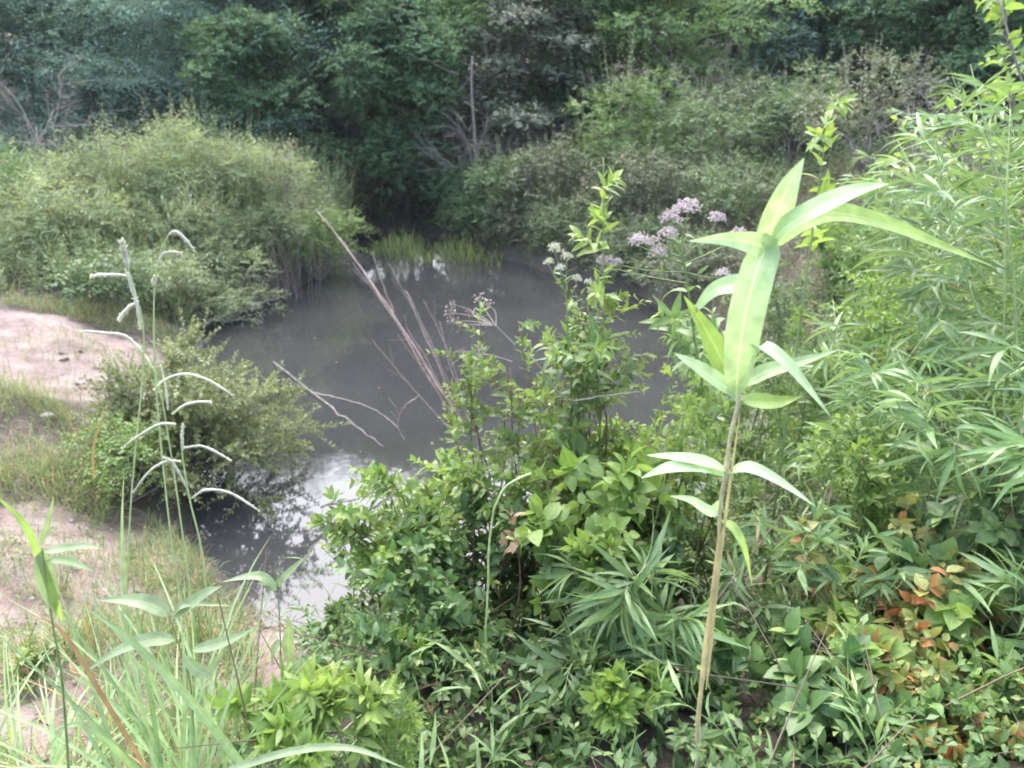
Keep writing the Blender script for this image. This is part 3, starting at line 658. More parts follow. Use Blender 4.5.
clumpy('weed', 'bright green bushy weed at the waterline at the right end of the left bank', 'weed', gpt(322, 13.4), 1.45, .75, M['weed'], 71, 9, 50, .09, .35, group=g4, shaggy=20)
clumpy('weed', 'yellow green weed spilling over the shore below the tall grass', 'weed', gpt(232, 10.9), .95, .65, M['tall_grass'], 72, 8, 45, .09, .2, group=g4, shaggy=10)
clumpy('weed', 'olive weed in the shade of the tall grass above the sand', 'weed', gpt(120, 9.4), .75, .7, M['shrub'], 73, 8, 45, .07, .45, group=g4, shaggy=10)
clumpy('weed', 'leafy weed on the bank between the driftwood and the tall grass', 'weed', gpt(178, 10.2), .9, .6, M['tall_grass'], 74, 8, 45, .09, .22, group=g4, shaggy=10)
clumpy('weed', 'big leafy weed with light tips on the crest of the grassy bank', 'weed', gpt(212, 13.2), 2.1, .9, M['weed'], 75, 12, 55, .09, .4, group=g4, shaggy=26)
clumpy('weed', 'grey green weed leaning toward the inlet from the grassy bank', 'weed', gpt(285, 13.6), 1.9, .8, M['greyshrub'], 76, 12, 50, .075, .4, group=g4, shaggy=26)
clumpy('weed', 'pale weed at the far left edge of the grassy bank', 'weed', gpt(22, 11.5), 1.6, .9, M['weed'], 77, 10, 50, .09, .3, group=g4, shaggy=20)
clumpy('weed', 'soft green weed left of centre among the tall grass', 'weed', gpt(95, 12.0), 1.7, .9, M['shrub'], 78, 10, 50, .08, .4, group=g4, shaggy=22)
clumpy('weed', 'large pale leafy weed at the top of the grassy mound', 'weed', gpt(190, 12.4), 2.15, 1.0, M['tall_grass'], 171, 14, 60, .14, .13, group=g4, shaggy=80)
clumpy('weed', 'pale bushy weed on the right shoulder of the grassy mound', 'weed', gpt(262, 12.6), 2.0, .9, M['tall_grass'], 172, 13, 60, .14, .13, group=g4, shaggy=70)
clumpy('weed', 'pale weed with fine leaves on the left shoulder of the grassy mound', 'weed', gpt(120, 11.6), 1.75, .95, M['tall_grass'], 173, 13, 60, .14, .13, group=g4, shaggy=70)
clumpy('weed', 'pale weed low on the front of the grassy mound above the bare sand', 'weed', gpt(60, 10.4), 1.25, .85, M['tall_grass'], 174, 12, 55, .12, .15, group=g4, shaggy=50)
clumpy('weed', 'pale weed on the front of the grassy mound above the driftwood', 'weed', gpt(205, 11.4), 1.5, .8, M['tall_grass'], 175, 12, 55, .12, .15, group=g4, shaggy=50)
bush('sapling', 'thin sapling with yellowing leaves at the right of the grassy bank', 'sapling', gpt(300, 13.0), 2.1, .25, 3, Leaf(.09, .045, 'ovate', 1, 60, .7, 'spiral', 10), M['dry_grass'], M['twig'], 79, 6, .2, .008)
def reeds(name, label, cat, base, n, H, spread, mat, seed, lean=(0, 0), r=.005, group=None, part='stem'):
    rng = np.random.default_rng(seed); root = thing(name, label, cat, base, group); mb = MB(); base = np.array(base)
    for i in range(n):
        p = base + np.array((rng.normal(0, spread), rng.normal(0, spread), 0)); p[2] = max(hz(p[0], p[1]), -.1) - .03
        pts = path(p, (lean[0] + rng.normal(0, .16), lean[1] + rng.normal(0, .1), 1), H * rng.uniform(.6, 1.1), 7, rng, .1, .05)
        add_tube(mb, pts, np.linspace(r, r * .35, 7), 4)
    mb.build(part, mat, root); return root
reeds('reeds', 'brown dead reed stems standing at the right edge of the grassy bank', 'reeds', gpt(285, 12.1), 46, 1.25, .24, M['straw'], 81, (.05, -.1))
reeds('reeds', 'few dry upright stalks on the crest of the grassy bank', 'reeds', gpt(185, 13.8), 12, 2.5, .7, M['straw'], 82)
def marsh():
    rng = np.random.default_rng(83); mL = MB()
    x, y = scatter(rng, [flat(*p)[:2] for p in ((362, 254), (395, 262), (455, 264), (500, 268), (505, 255), (450, 246), (400, 243), (368, 244))], 900, -9)
    P = np.stack([x, y, np.maximum(height(x, y), -.05)], 1)
    h = rng.uniform(.2, .62, len(x)) * (.7 + .3 * np.sin(5 * x))
    grass_arrays(rng, P, h, .022, .22, rng.uniform(.2, .9, len(x)), mL, 2)
    tag(mL.build('marsh_grass', M['marsh_grass']), 'light green marsh grass standing in the shallows of the pond inlet', 'marsh grass', None, 'stuff')
marsh()

# ------------------------------------------------------------------ sand bank and the round shrub on the left shore
def round_shrub():
    rng = np.random.default_rng(91)
    base = gpt(172, 5.75); base[2] = max(base[2], .05)
    root = thing('shrub', 'rounded olive green shrub with small leaves leaning over the water from the sandy shore', 'shrub', base)
    mS, mL = MB(), MB(); c = base + np.array((.18, .05, .0)); P, A, Ln = [], [], []
    for i in range(84):
        az = rng.uniform(0, 2 * PI); el = math.asin(rng.uniform(.02, 1)); 
        rx = 1.12 if math.cos(az) > 0 else .78
        tip = c + np.array((math.cos(az) * math.cos(el) * rx, math.sin(az) * math.cos(el) * .85, .10 + math.sin(el) * 1.02)) * rng.uniform(.78, 1.08)
        b = base + np.array((rng.normal(0, .12), rng.normal(0, .1), -.03))
        mid = (b + tip) / 2 + np.array((0, 0, .16)) + rng.normal(0, .05, 3)
        pts = smooth_path([b, mid, tip], 9); add_tube(mS, pts, np.linspace(.010, .003, 9), 4)
        for k in range(20):
            u = rng.uniform(2.6, 7.9); j = int(u); p = pts[j] + (pts[j + 1] - pts[j]) * (u - j)
            P.append(p); A.append(nrmz(nrmz(pts[j + 1] - pts[j]) * .6 + rng.normal(0, .6, 3) + np.array((0, 0, .15)))); Ln.append(rng.uniform(.14, .36))
        P.append(pts[6]); A.append(pts[8] - pts[6]); Ln.append(.32)
    sprigs(mS, mL, P, A, Ln, Leaf(.043, .022, 'ovate', 0, 55, .3, 'spiral', 22, upk=.4, t0=.2, taper=.3), rng, .12, .0022)
    mS.build('stem', M['twig'], root); mL.build('foliage', M['olive'], root)
round_shrub()
dead_brush('dead_brush', 'pale bare twigs sticking out of the top of the rounded olive shrub', 'dead brush', gpt(205, 6.2), 1.5, .8, 92, 7, r0=.007, depth=2, mat=M['twig'])
clumpy('shrub', 'bright green low bush at the sandy foot of the rounded olive shrub', 'shrub', gpt(128, 5.0), .62, .36, M['privet'], 93, 9, 40, .035, .5, shaggy=6, spray=.16)
def stick(name, label, cat, ctrl, r0, r1, mat, part='stem', twigs=0, seed=0, sides=6, tl=1.0):
    pts = smooth_path(ctrl, 18); rng = np.random.default_rng(seed)
    root = thing(name, label, cat, pts[0]); mb = MB()
    pts = pts + rng.normal(0, r0 * .35, pts.shape); add_tube(mb, pts, np.linspace(r0, r1, 18), sides); mb.build(part, mat, root)
    if twigs:
        m2 = MB()
        for k in range(twigs):
            j = rng.integers(6, 17); d = nrmz(pts[j] - pts[j - 1]) + rng.normal(0, .45, 3)
            add_tube(m2, path(pts[j], d, rng.uniform(.15, .45) * tl, 5, rng, .1, .1), np.linspace(r1 * .9, r1 * .4, 5), 4)
        m2.build('twig', mat, root)
    return root
stick('dead_cane', 'long pale dead cane leaning over the pond from the centre shrub to the left bank', 'dead cane',
      [at(466, 428, 6.9), at(425, 365, 7.25), at(385, 302, 7.7), at(318, 212, 8.4)], .016, .006, M['straw'])
stick('dead_cane', 'thinner dead cane lying close beside the longest one over the water', 'dead cane',
      [at(455, 424, 6.95), at(410, 345, 7.3), at(372, 285, 7.7), at(340, 238, 8.1)], .010, .004, M['straw'])
stick('dead_cane', 'upright dead cane branching off high from the long leaning cane', 'dead cane',
      [at(394, 312, 7.5), at(381, 280, 7.6), at(372, 252, 7.7)], .007, .003, M['straw'])
stick('dead_cane', 'dead cane with a steep lean right of the long leaning cane', 'dead cane',
      [at(462, 420, 6.8), at(440, 370, 6.9), at(418, 320, 7.1), at(405, 290, 7.2)], .010, .004, M['straw'])
stick('dead_cane', 'rightmost dead cane standing over the water near the centre shrub', 'dead cane',
      [at(458, 405, 6.7), at(437, 355, 6.8), at(416, 310, 6.9), at(407, 292, 7.0)], .007, .003, M['straw'])
stick('dead_cane', 'short bent dead cane in the middle of the leaning group', 'dead cane',
      [at(452, 410, 7.0), at(428, 362, 7.1), at(408, 330, 7.2), at(404, 315, 7.2)], .008, .003, M['straw'])
rg = np.random.default_rng(191)
for i, (x0, y0, x1, y1, lab) in enumerate(((468, 432, 352, 262, 'fine reddish dead stem just below the long leaning cane'), (463, 428, 388, 262, 'fine dead stem crossing above the long leaning cane'), (470, 425, 424, 300, 'fine steep dead stem at the right of the leaning group'),
        (466, 436, 398, 335, 'short fine dead stem low in the leaning group'), (460, 440, 372, 340, 'fine dead stem lowest of the leaning group'), (472, 418, 440, 322, 'short steep dead stem nearest the centre shrub'))):
    Y0 = 6.75 + .04 * i; stick('dead_cane', lab, 'dead cane', [at(x0, y0, Y0), at((x0 + x1) / 2 + rg.normal(0, 4), (y0 + y1) / 2 + rg.normal(0, 4), Y0 + .3), at(x1, y1, Y0 + .6)], .0055, .002, M['straw'], seed=192 + i, twigs=2, tl=.6)
stick('fallen_branch', 'long bare branch reaching from the rounded shrub down into the bright water', 'branch',
      [at(272, 362, 6.2), at(318, 398, 6.2), at(352, 424, 6.1), at(384, 448, 6.05)], .017, .009, M['greytwig'], seed=2)
stick('fallen_branch', 'thin bare branch curving low over the water toward the centre shrub', 'branch',
      [at(310, 392, 6.5), at(345, 400, 6.5), at(378, 412, 6.5), at(398, 428, 6.4)], .010, .006, M['greytwig'], seed=3)
stick('driftwood', 'grey driftwood stick lying in the shallows below the grassy bank', 'driftwood', [flat(222, 322, .03), flat(243, 319, .05), flat(262, 322, .03)], .022, .012, M['greytwig'], seed=4)
stick('driftwood', 'dark root lying at the foot of the left bank beside the water', 'driftwood', [flat(190, 330, .08), flat(222, 316, .12), flat(262, 303, .07), flat(283, 296, .03)], .03, .012, M['twig'], seed=5)
def stones():
    rng = np.random.default_rng(95)
    spec = [(46, 437, 6.0, .055, 'small pale flat stone lying on the sand near the short grass')]
    for px, py, Y, r, lab in spec:
        b = gpt(px, Y); bpy_me = MB(); u, v = np.meshgrid(np.linspace(0, 2 * PI, 13)[:-1], np.linspace(0, PI, 8)); n_ = 12
        pts = np.stack([np.cos(u) * np.sin(v), np.sin(u) * np.sin(v) * .8, np.cos(v) * .35], -1).reshape(-1, 3) * r
        pts = pts * (1 + .18 * np.sin(pts[:, :1] * 40 + 1) * np.sin(pts[:, 1:2] * 33)) + b + np.array((0, 0, r * .2))
        Q = [[a * n_ + c, a * n_ + (c + 1) % n_, (a + 1) * n_ + (c + 1) % n_, (a + 1) * n_ + c] for a in range(7) for c in range(n_)]
        bpy_me.add(pts, None, Q); tag(bpy_me.build('stone', M['stone']), lab, 'stone')
M['stone'] = stem_mat('stone', (.24, .21, .19), (.40, .37, .34), 25)
stones()
def leaf_litter():
    rng = np.random.default_rng(96)
    mL = MB(); x, y = scatter(rng, [flat(60, 352, .6)[:2], flat(110, 352, .6)[:2], flat(118, 385, .6)[:2], flat(66, 375, .6)[:2]], 16)
    P = onground(x, y, .02); d = rng.normal(0, 1, (16, 3)) * np.array((1, 1, .2)); add_leaves(mL, P, d, np.tile((0, 0, 1.), (16, 1)), .10, .05, 'ovate', 3, .8, .4, rng=rng)
    tag(mL.build('fallen_leaves', M['litter']), 'small scatter of dark fallen leaves on the bare sand', 'fallen leaves', None, 'stuff')
    mL = MB()
    x, y = scatter(rng, [(-4, -1), (6, -1), (7, 8), (2.5, 11), (-1, 4.5), (-4.5, 3)], 5200)
    P = onground(x, y, .012); n = len(x); d = rng.normal(0, 1, (n, 3)) * np.array((1, 1, .25))
    add_leaves(mL, P, d, np.array((0, 0, 1.)) + rng.normal(0, .3, (n, 3)), rng.uniform(.03, .08, n), rng.uniform(.015, .035, n), 'ovate', 1, rng.uniform(-1, 1, n), .3)
    x, y = scatter(rng, [(-4, -1), (6, -1), (7, 8), (2.5, 11), (-1, 4.5), (-4.5, 3)], 2600)
    P = onground(x, y, .02); a = rng.uniform(0, 2 * PI, len(x)); l = rng.uniform(.06, .25, len(x))
    e = P + np.stack([np.cos(a) * l, np.sin(a) * l, rng.uniform(-.02, .12, len(x))], 1); e[:, 2] = np.maximum(e[:, 2], height(e[:, 0], e[:, 1]))
    add_sticks(mL, P, e, .0028, .001)
    tag(mL.build('leaf_litter', M['litter']), 'brown dead leaves and twigs littering the near bank under the plants', 'leaf litter', None, 'stuff')
leaf_litter()
def short_grass():
    rng = np.random.default_rng(97); mL = MB()
    for poly, n, h0, h1 in (([gpt(-120, 6.6)[:2], gpt(60, 6.3)[:2], gpt(120, 5.6)[:2], gpt(110, 4.6)[:2], gpt(40, 4.4)[:2], gpt(-160, 4.7)[:2]], 10500, .06, .34),
                            ([gpt(-160, 3.7)[:2], gpt(60, 3.5)[:2], gpt(190, 3.3)[:2], gpt(260, 2.6)[:2], gpt(260, 1.4)[:2], gpt(-300, 1.4)[:2]], 11000, .05, .24),
                            ([gpt(150, 4.9)[:2], gpt(200, 4.5)[:2], gpt(250, 3.7)[:2], gpt(230, 3.2)[:2], gpt(120, 3.9)[:2]], 1600, .06, .22),
                            ([(-8, 8.9), (-5.2, 9.0), (-4.0, 9.5), (-3.6, 10.4), (-3.2, 10.6), (-3.3, 9.6), (-4.4, 8.6), (-8, 8.1)], 4500, .06, .32),
                            ([gpt(-160, 8.4)[:2], gpt(60, 8.3)[:2], gpt(160, 7.6)[:2], gpt(190, 6.6)[:2], gpt(130, 6.3)[:2], gpt(-160, 6.4)[:2]], 3600, .03, .2),
                            ([gpt(-160, 4.6)[:2], gpt(110, 4.6)[:2], gpt(190, 3.8)[:2], gpt(170, 3.0)[:2], gpt(-200, 3.0)[:2]], 3600, .03, .2)):
        x, y = scatter(rng, poly, n, .05)
        keep = (np.sin(2.9 * x + 1.7 * y) + np.sin(4.1 * y - 1.9 * x) + rng.normal(0, .7, len(x))) > -.5
        x, y = x[keep], y[keep]
        grass_arrays(rng, onground(x, y), rng.uniform(h0, h1, len(x)), .006, .45, rng.uniform(.3, 1.8, len(x)), mL, 2)
    tag(mL.build('short_grass', M['short_grass']), 'short sparse grass growing in patches on the sandy left bank', 'grass', None, 'stuff')
    mS, mL = MB(), MB()
    x, y = scatter(rng, [gpt(-120, 6.2)[:2], gpt(70, 6.0)[:2], gpt(140, 4.6)[:2], gpt(200, 3.2)[:2], gpt(120, 2.2)[:2], gpt(-160, 2.4)[:2]], 420, .1)
    A = rng.normal(0, .5, (len(x), 3)) + np.array((0, 0, 1.))
    sprigs(mS, mL, onground(x, y), A, rng.uniform(.06, .22, len(x)), Leaf(.03, .014, 'ovate', 1, 55, .4, 'spiral', 9), rng, .1, .0015)
    tag(mL.build('ground_weeds', M['weed']), 'tiny leafy weeds dotted over the sandy left bank', 'weeds', None, 'stuff')
short_grass()

def floating_bits():
    rng = np.random.default_rng(98); mb = MB(); n = 130
    x, y = scatter(rng, [flat(*p)[:2] for p in ((230, 330), (300, 300), (420, 270), (560, 300), (690, 330), (690, 430), (470, 420), (330, 560), (240, 580))], n, -9)
    P = np.stack([x, y, np.full(n, .004)], 1); d = rng.normal(0, 1, (n, 3)) * np.array((1, 1, 0)); s = rng.uniform(.008, .045, n)
    add_leaves(mb, P, d, np.tile((0, 0, 1.), (n, 1)), s, s * .5, 'ovate', 1, .1, .1)
    tag(mb.build('floating_leaves', M['litter']), 'small dead leaves and bits floating on the murky water', 'floating leaves', None, 'stuff')
floating_bits()

def pebbles():
    rng = np.random.default_rng(99); mb = MB()
    x1, y1 = scatter(rng, [gpt(-160, 8.3)[:2], gpt(60, 8.2)[:2], gpt(160, 7.4)[:2], gpt(130, 6.3)[:2], gpt(-160, 6.3)[:2]], 260, .1)
    x2, y2 = scatter(rng, [gpt(-160, 4.7)[:2], gpt(150, 4.6)[:2], gpt(230, 3.6)[:2], gpt(230, 1.8)[:2], gpt(-100, 1.8)[:2]], 380, .1)
    x, y = np.concatenate([x1, x2]), np.concatenate([y1, y2]); n = len(x); P = onground(x, y, 0)
    r = rng.uniform(.004, .011, n) * rng.choice([1, 1, 1, 2.2], n)
    O = np.array([(1, 0, 0), (0, 1, 0), (-1, 0, 0), (0, -1, 0), (0, 0, .7), (0, 0, -.7)], float)
    V = P[:, None] + O[None] * r[:, None, None] * rng.uniform(.6, 1.2, (n, 6, 1))
    F = np.array([(0, 1, 4), (1, 2, 4), (2, 3, 4), (3, 0, 4), (1, 0, 5), (2, 1, 5), (3, 2, 5), (0, 3, 5)])
    mb.add(V, (np.arange(n) * 6)[:, None, None] + F[None])
    tag(mb.build('pebbles', M['stone']), 'small pebbles and clods strewn over the sandy left bank', 'pebbles', None, 'stuff')
pebbles()
# ------------------------------------------------------------------ undergrowth of the near and right bank
RB = [(-.55, 3.6), (-1.0, 2.6), (-.75, 1.3), (6.5, 1.0), (9.5, 6), (9, 13), (4.2, 14.0), (3.2, 12.6), (3.05, 10.6), (2.95, 8.6), (2.2, 6.6), (1.4, 5.3), (.4, 4.4)]
def undergrowth():
    rng = np.random.default_rng(101)
    def mk(name, label, cat, n, poly, lf, mat, lo, hi, tilt, r0=.002, dmin=.05, sag=.3, keepf=None):
        mS, mL = MB(), MB(); x, y = scatter(rng, poly, n, dmin)
        if keepf is not None:
            k = keepf(x, y) + rng.normal(0, .5, len(x)) > 0; x, y = x[k], y[k]
        A = rng.normal(0, tilt, (len(x), 3)); A[:, 2] = 1
        sprigs(mL, mL, onground(x, y), A, rng.uniform(lo, hi, len(x)), lf, rng, sag, r0)
        tag(mL.build(name, mat), label, cat, None, 'stuff')
    nearp = [(-.8, 3.4), (-.6, 1.0), (4.5, .9), (5.2, 3.2), (3.2, 5.2), (1.3, 5.2)]
    midp = [(1.2, 4.8), (3.0, 3.2), (7, 3), (9, 8), (6.5, 9.5), (3.1, 9.0)]
    farp = [(2.6, 8.4), (7, 8), (10, 12), (8.5, 15.5), (5.0, 16.5), (-.6, 17.5), (-.4, 14.8), (1.2, 12.8), (2.6, 11.6)]
    mk('undergrowth', 'low dark green leafy undergrowth covering the near bank', 'undergrowth', 3000, nearp, Leaf(.050, .026, 'ovate', 1, 60, .5, 'spiral', 11, upk=.6, jit=.4, t0=.25), M['dark_leaf'], .10, .42, .5)
    mk('undergrowth', 'dense low leaves and seedlings at the foot of the near bank plants', 'undergrowth', 1500, [(-.6, .9), (2.6, .9), (3.0, 2.3), (-.4, 2.5)], Leaf(.048, .024, 'ovate', 2, 60, .5, 'spiral', 10, upk=.65, jit=.4, t0=.2), M['dark_leaf'], .08, .30, .7)
    mk('undergrowth', 'low fresh green leafy undergrowth on the right hand slope', 'undergrowth', 1800, midp, Leaf(.060, .028, 'ovate', 1, 60, .5, 'spiral', 11, upk=.6, jit=.4, t0=.2), M['weed'], .15, .55, .45)
    mk('bank_grass', 'narrow bamboo grass leaves growing through the near bank undergrowth', 'bamboo grass', 420, nearp, Leaf(.12, .013, 'lance', 2, 40, .8, 'alt', 8, upk=.5, t0=.3, taper=.2), M['bamboo'], .2, .5, .6)
    mk('bank_grass', 'long narrow leaves growing thickly on the right hand slope', 'bamboo grass', 1500, midp, Leaf(.15, .014, 'lance', 1, 38, .9, 'alt', 9, upk=.5, t0=.2, taper=.2), M['bamboo'], .25, .75, .4)
    mk('far_weeds', 'mixed green weeds on the bank behind the pink flowers', 'weeds', 2600, farp, Leaf(.075, .030, 'ovate', 0, 55, .5, 'spiral', 14, upk=.5), M['shrub'], .2, .75, .35)
    mk('far_grass', 'dull dry grass on the bank behind the pink flowers', 'grass', 1700, farp, Leaf(.16, .012, 'lance', 0, 30, .8, 'alt', 8, upk=.3), M['dry_grass'], .15, .55, .4)
    mk('dead_stems', 'thin brown dead stems tangled through the near bank plants', 'dead stems', 420, nearp, Leaf(.02, .01, 'ovate', 0, 60, .5, 'spiral', 2), M['litter'], .25, .75, 1.3, r0=.0032, sag=.1)
    # weeds between trees and shore
    mk('forest_floor_plants', 'low dark plants at the foot of the trees behind the pond', 'undergrowth', 2600, [(-9, 17.2), (-3, 17.6), (-1, 16.6), (2.0, 15.4), (4, 14.2), (9, 14), (15, 18), (14, 24), (-14, 24), (-13, 18)], Leaf(.11, .06, 'ovate', 0, 55, .5, 'spiral', 14, upk=.5), M['tree_mid'], .3, 1.2, .4)
undergrowth()

g5 = 'low weeds along the far right waterline'
for i, (px, py, lab) in enumerate(((478, 246, 'low weed at the waterline beside the marsh grass'), (528, 258, 'low weed at the waterline under the greyish shrub'), (575, 272, 'low weed at the waterline left of the white flower heads'),
                                   (612, 282, 'low weed at the waterline below the lilac flower heads'), (650, 290, 'low weed at the waterline right below the lilac flower heads'), (690, 308, 'low weed at the pond corner left of the tall bamboo shoot'), (555, 258, 'green weed on the bank just above the white flower heads'), (600, 266, 'weed on the bank in line with the lowest left lilac flower head'), (640, 272, 'weed on the bank directly behind the lilac flower heads'), (690, 285, 'weed on the bank behind the stem of the lilac flowers'), (722, 300, 'weed at the water corner behind the top of the tall shoot'))):
    q = flat(px, py + (-2 if i < 6 else -9)); q[2] = max(hz(q[0], q[1]), 0)
    if i < 6: q[2] = min(q[2], .15)
    clumpy('weed', lab, 'weed', q, .95 + .12 * (i % 3), .85, (M['shrub'], M['greyshrub'])[i % 2], 120 + i, 11, 60, .065, .4, group=g5, low=.0, shaggy=16)

def PL(name, label, cat, px, Y, top, spread, nst, lf, mat, smat, seed, **k):
    b = gpt(px, Y); H = at(px, top, Y)[2] - b[2]
    return bush(name, label, cat, b, H, spread, nst, lf, mat, smat, seed, **k)

# ------------------------------------------------------------------ right hand bank
gb = 'bamboo clumps on the right hand bank'
PL('bamboo', 'bamboo clump at the right edge with long blurred leaves high in the picture', 'bamboo', 1010, 3.0, 8, .6, 10, BAMB, M['bamboo'], M['palestem'], 201, nbr=9, brl=.17, r0=.006, lean=(-.45, 0), group=gb, sag=.5)
PL('bamboo', 'bamboo arching left over the bank right of the tall shoot top', 'bamboo', 945, 3.6, 128, .5, 8, BAMB, M['bamboo'], M['palestem'], 202, nbr=9, brl=.18, r0=.005, lean=(-.25, -.1), group=gb, sag=.5)
PL('bamboo', 'bamboo clump fanning out just right of the tall shoot', 'bamboo', 835, 2.9, 262, .35, 8, BAMB, M['bamboo'], M['palestem'], 203, nbr=8, brl=.2, r0=.004, group=gb, sag=.5)
PL('bamboo', 'low bamboo with drooping leaves at the right edge half way down', 'bamboo', 985, 2.2, 300, .35, 8, BAMB, M['bamboo'], M['palestem'], 204, nbr=8, brl=.2, r0=.004, lean=(-.1, -.1), group=gb, sag=.6)
PL('bamboo', 'dense bamboo thicket on the slope beneath the high edge clump', 'bamboo', 1040, 4.4, 130, .8, 12, BAMB, M['bamboo'], M['palestem'], 205, nbr=10, brl=.18, r0=.006, group=gb, sag=.5)
PL('bamboo', 'pale bamboo further up the slope in front of the vine hung tree', 'bamboo', 930, 6.0, 82, .8, 13, BAMB, M['bamboo'], M['palestem'], 206, nbr=9, brl=.18, r0=.006, group=gb, sag=.5)
PL('bamboo', 'small bamboo with dark stem in the bare patch of the slope', 'bamboo', 875, 2.6, 355, .25, 5, BAMB, M['bamboo'], M['twig'], 207, nbr=7, brl=.2, r0=.003, group=gb, sag=.5)
PL('bamboo', 'short leaved bamboo low on the bank right of the tall shoot base', 'bamboo', 800, 1.9, 500, .25, 6, Leaf(.10, .017, 'lance', 4, 45, .6, 'alt', 8, upk=.5, t0=.25, taper=.2), M['bamboo'], M['palestem'], 208, nbr=6, brl=.25, r0=.003, group=gb, sag=.5)
PL('bamboo', 'bright bamboo spray fanning leftward between the central shrub and the tall shoot', 'bamboo', 660, 1.75, 545, .22, 5, BAMB, M['bamboo'], M['palestem'], 209, nbr=6, brl=.28, r0=.003, lean=(-.12, -.1), group=gb, sag=.5)
PL('bamboo', 'small drooping bamboo spray in front of the dark gap at bottom centre', 'bamboo', 575, 1.8, 600, .2, 4, BAMB, M['bamboo'], M['palestem'], 210, nbr=5, brl=.3, r0=.003, lean=(.05, -.1), group=gb, sag=.6)
PL('bamboo', 'bamboo with stiff dark leaves in the lower right corner', 'bamboo', 1000, 1.75, 560, .25, 6, BAMB, M['bamboo'], M['palestem'], 211, nbr=6, brl=.24, r0=.003, group=gb, sag=.5)
gw = 'leafy weeds on the right hand slope'
PL('weed', 'bushy green weed high on the slope left of the pale bamboo', 'weed', 880, 6.4, 170, .6, 12, MID, M['weed'], M['greenstem'], 221, nbr=12, brl=.28, group=gw, scale=1.5)
PL('weed', 'yellow green weed below the arching bamboo on the slope', 'weed', 905, 4.2, 225, .5, 12, MID, M['bright_leaf'], M['greenstem'], 222, nbr=12, brl=.28, group=gw, scale=1.3)
PL('weed', 'fresh green weed at the right edge under the high bamboo clump', 'weed', 1000, 3.7, 200, .5, 12, MID, M['bright_leaf'], M['greenstem'], 223, nbr=12, brl=.28, group=gw, scale=1.2)
PL('weed', 'leafy weed at the middle of the slope beside the bare patch', 'weed', 940, 3.1, 320, .4, 10, MID, M['weed'], M['greenstem'], 224, nbr=11, brl=.28, group=gw, scale=1.1)
PL('weed', 'bright small leaved weed right of the tall shoot at knee height', 'weed', 860, 2.3, 415, .3, 10, MID, M['bright_leaf'], M['greenstem'], 225, nbr=10, brl=.28, group=gw)
PL('weed', 'narrow leaved weed with pale tips beside the water right of the tall shoot', 'weed', 790, 3.6, 300, .4, 9, LANCE, M['weed'], M['greenstem'], 226, nbr=8, brl=.25, group=gw)
PL('weed', 'dark green weed behind the tall shoot at the water edge', 'weed', 735, 4.2, 330, .4, 9, LANCE, M['weed'], M['greenstem'], 227, nbr=8, brl=.25, group=gw)
PL('weed', 'green weed in the shade on the pond corner bank behind the tall shoot', 'weed', 770, 7.5, 250, .5, 9, MID, M['shrub'], M['greenstem'], 228, nbr=10, brl=.25, group=gw, scale=1.6)
PL('weed', 'grassy weed with upright shoots on the bank right of the pond corner', 'weed', 830, 8.5, 205, .6, 12, LANCE, M['weed'], M['greenstem'], 229, nbr=8, brl=.22, group=gw, scale=1.3)
PL('weed', 'straggling weed on the slope between the tall shoot and the arching bamboo', 'weed', 870, 4.9, 262, .5, 10, LANCE, M['weed'], M['greenstem'], 230, nbr=8, brl=.25, group=gw)
PL('sapling', 'sapling with bright yellow green leaves hanging into the top right corner', 'sapling', 1030, 4.2, -80, .8, 7, Leaf(.10, .05, 'ovate', 2, 60, .6, 'spiral', 10, upk=.6, jit=.35), M['bright_leaf'], M['twig'], 231, nbr=9, brl=.25, r0=.012, lean=(-.2, 0), low=.45)
PL('vine', 'broad leaved vine with large round bright leaves at the lower right', 'vine', 915, 1.75, 590, .35, 6, HEART, M['bright_leaf'], M['greenstem'], 232, nbr=4, brl=.35, r0=.0025, sag=.4)
PL('vine', 'vine with orange and brown turning leaves at the lower right', 'vine', 925, 1.6, 620, .36, 9, Leaf(.050, .027, 'ovate', 3, 60, .6, 'spiral', 8, upk=.6, jit=.4), M['orange_leaf'], M['redstem'], 233, nbr=5, brl=.3, r0=.0025, sag=.4)
PL('vine', 'rusty leaved vine at the right edge above the corner', 'vine', 1000, 1.8, 610, .28, 7, Leaf(.050, .027, 'ovate', 3, 60, .6, 'spiral', 8, upk=.6, jit=.4), M['orange_leaf'], M['redstem'], 238, nbr=5, brl=.3, r0=.0025, sag=.4)
PL('vine', 'rusty leaved vine low on the bank in front of the large round leaves', 'vine', 890, 1.45, 690, .26, 7, Leaf(.046, .025, 'ovate', 3, 60, .6, 'spiral', 8, upk=.6, jit=.4), M['orange_leaf'], M['redstem'], 239, nbr=5, brl=.32, r0=.0025, sag=.4)
PL('vine', 'rusty leaved vine at the very bottom near the right corner', 'vine', 965, 1.4, 705, .24, 7, Leaf(.046, .025, 'ovate', 3, 60, .6, 'spiral', 8, upk=.6, jit=.4), M['orange_leaf'], M['redstem'], 240, nbr=5, brl=.32, r0=.0025, sag=.4)
PL('weed', 'tall pale weed on the crest left of the pale bamboo', 'weed', 872, 5.6, 150, .5, 12, LANCE, M['weed'], M['greenstem'], 241, nbr=9, brl=.25, group=gw)
PL('bamboo', 'high bamboo at the right edge in front of the corner sapling', 'bamboo', 1000, 4.6, 30, .75, 13, BAMB, M['bamboo'], M['palestem'], 242, nbr=9, brl=.16, r0=.006, lean=(-.2, 0), group=gb, sag=.5)
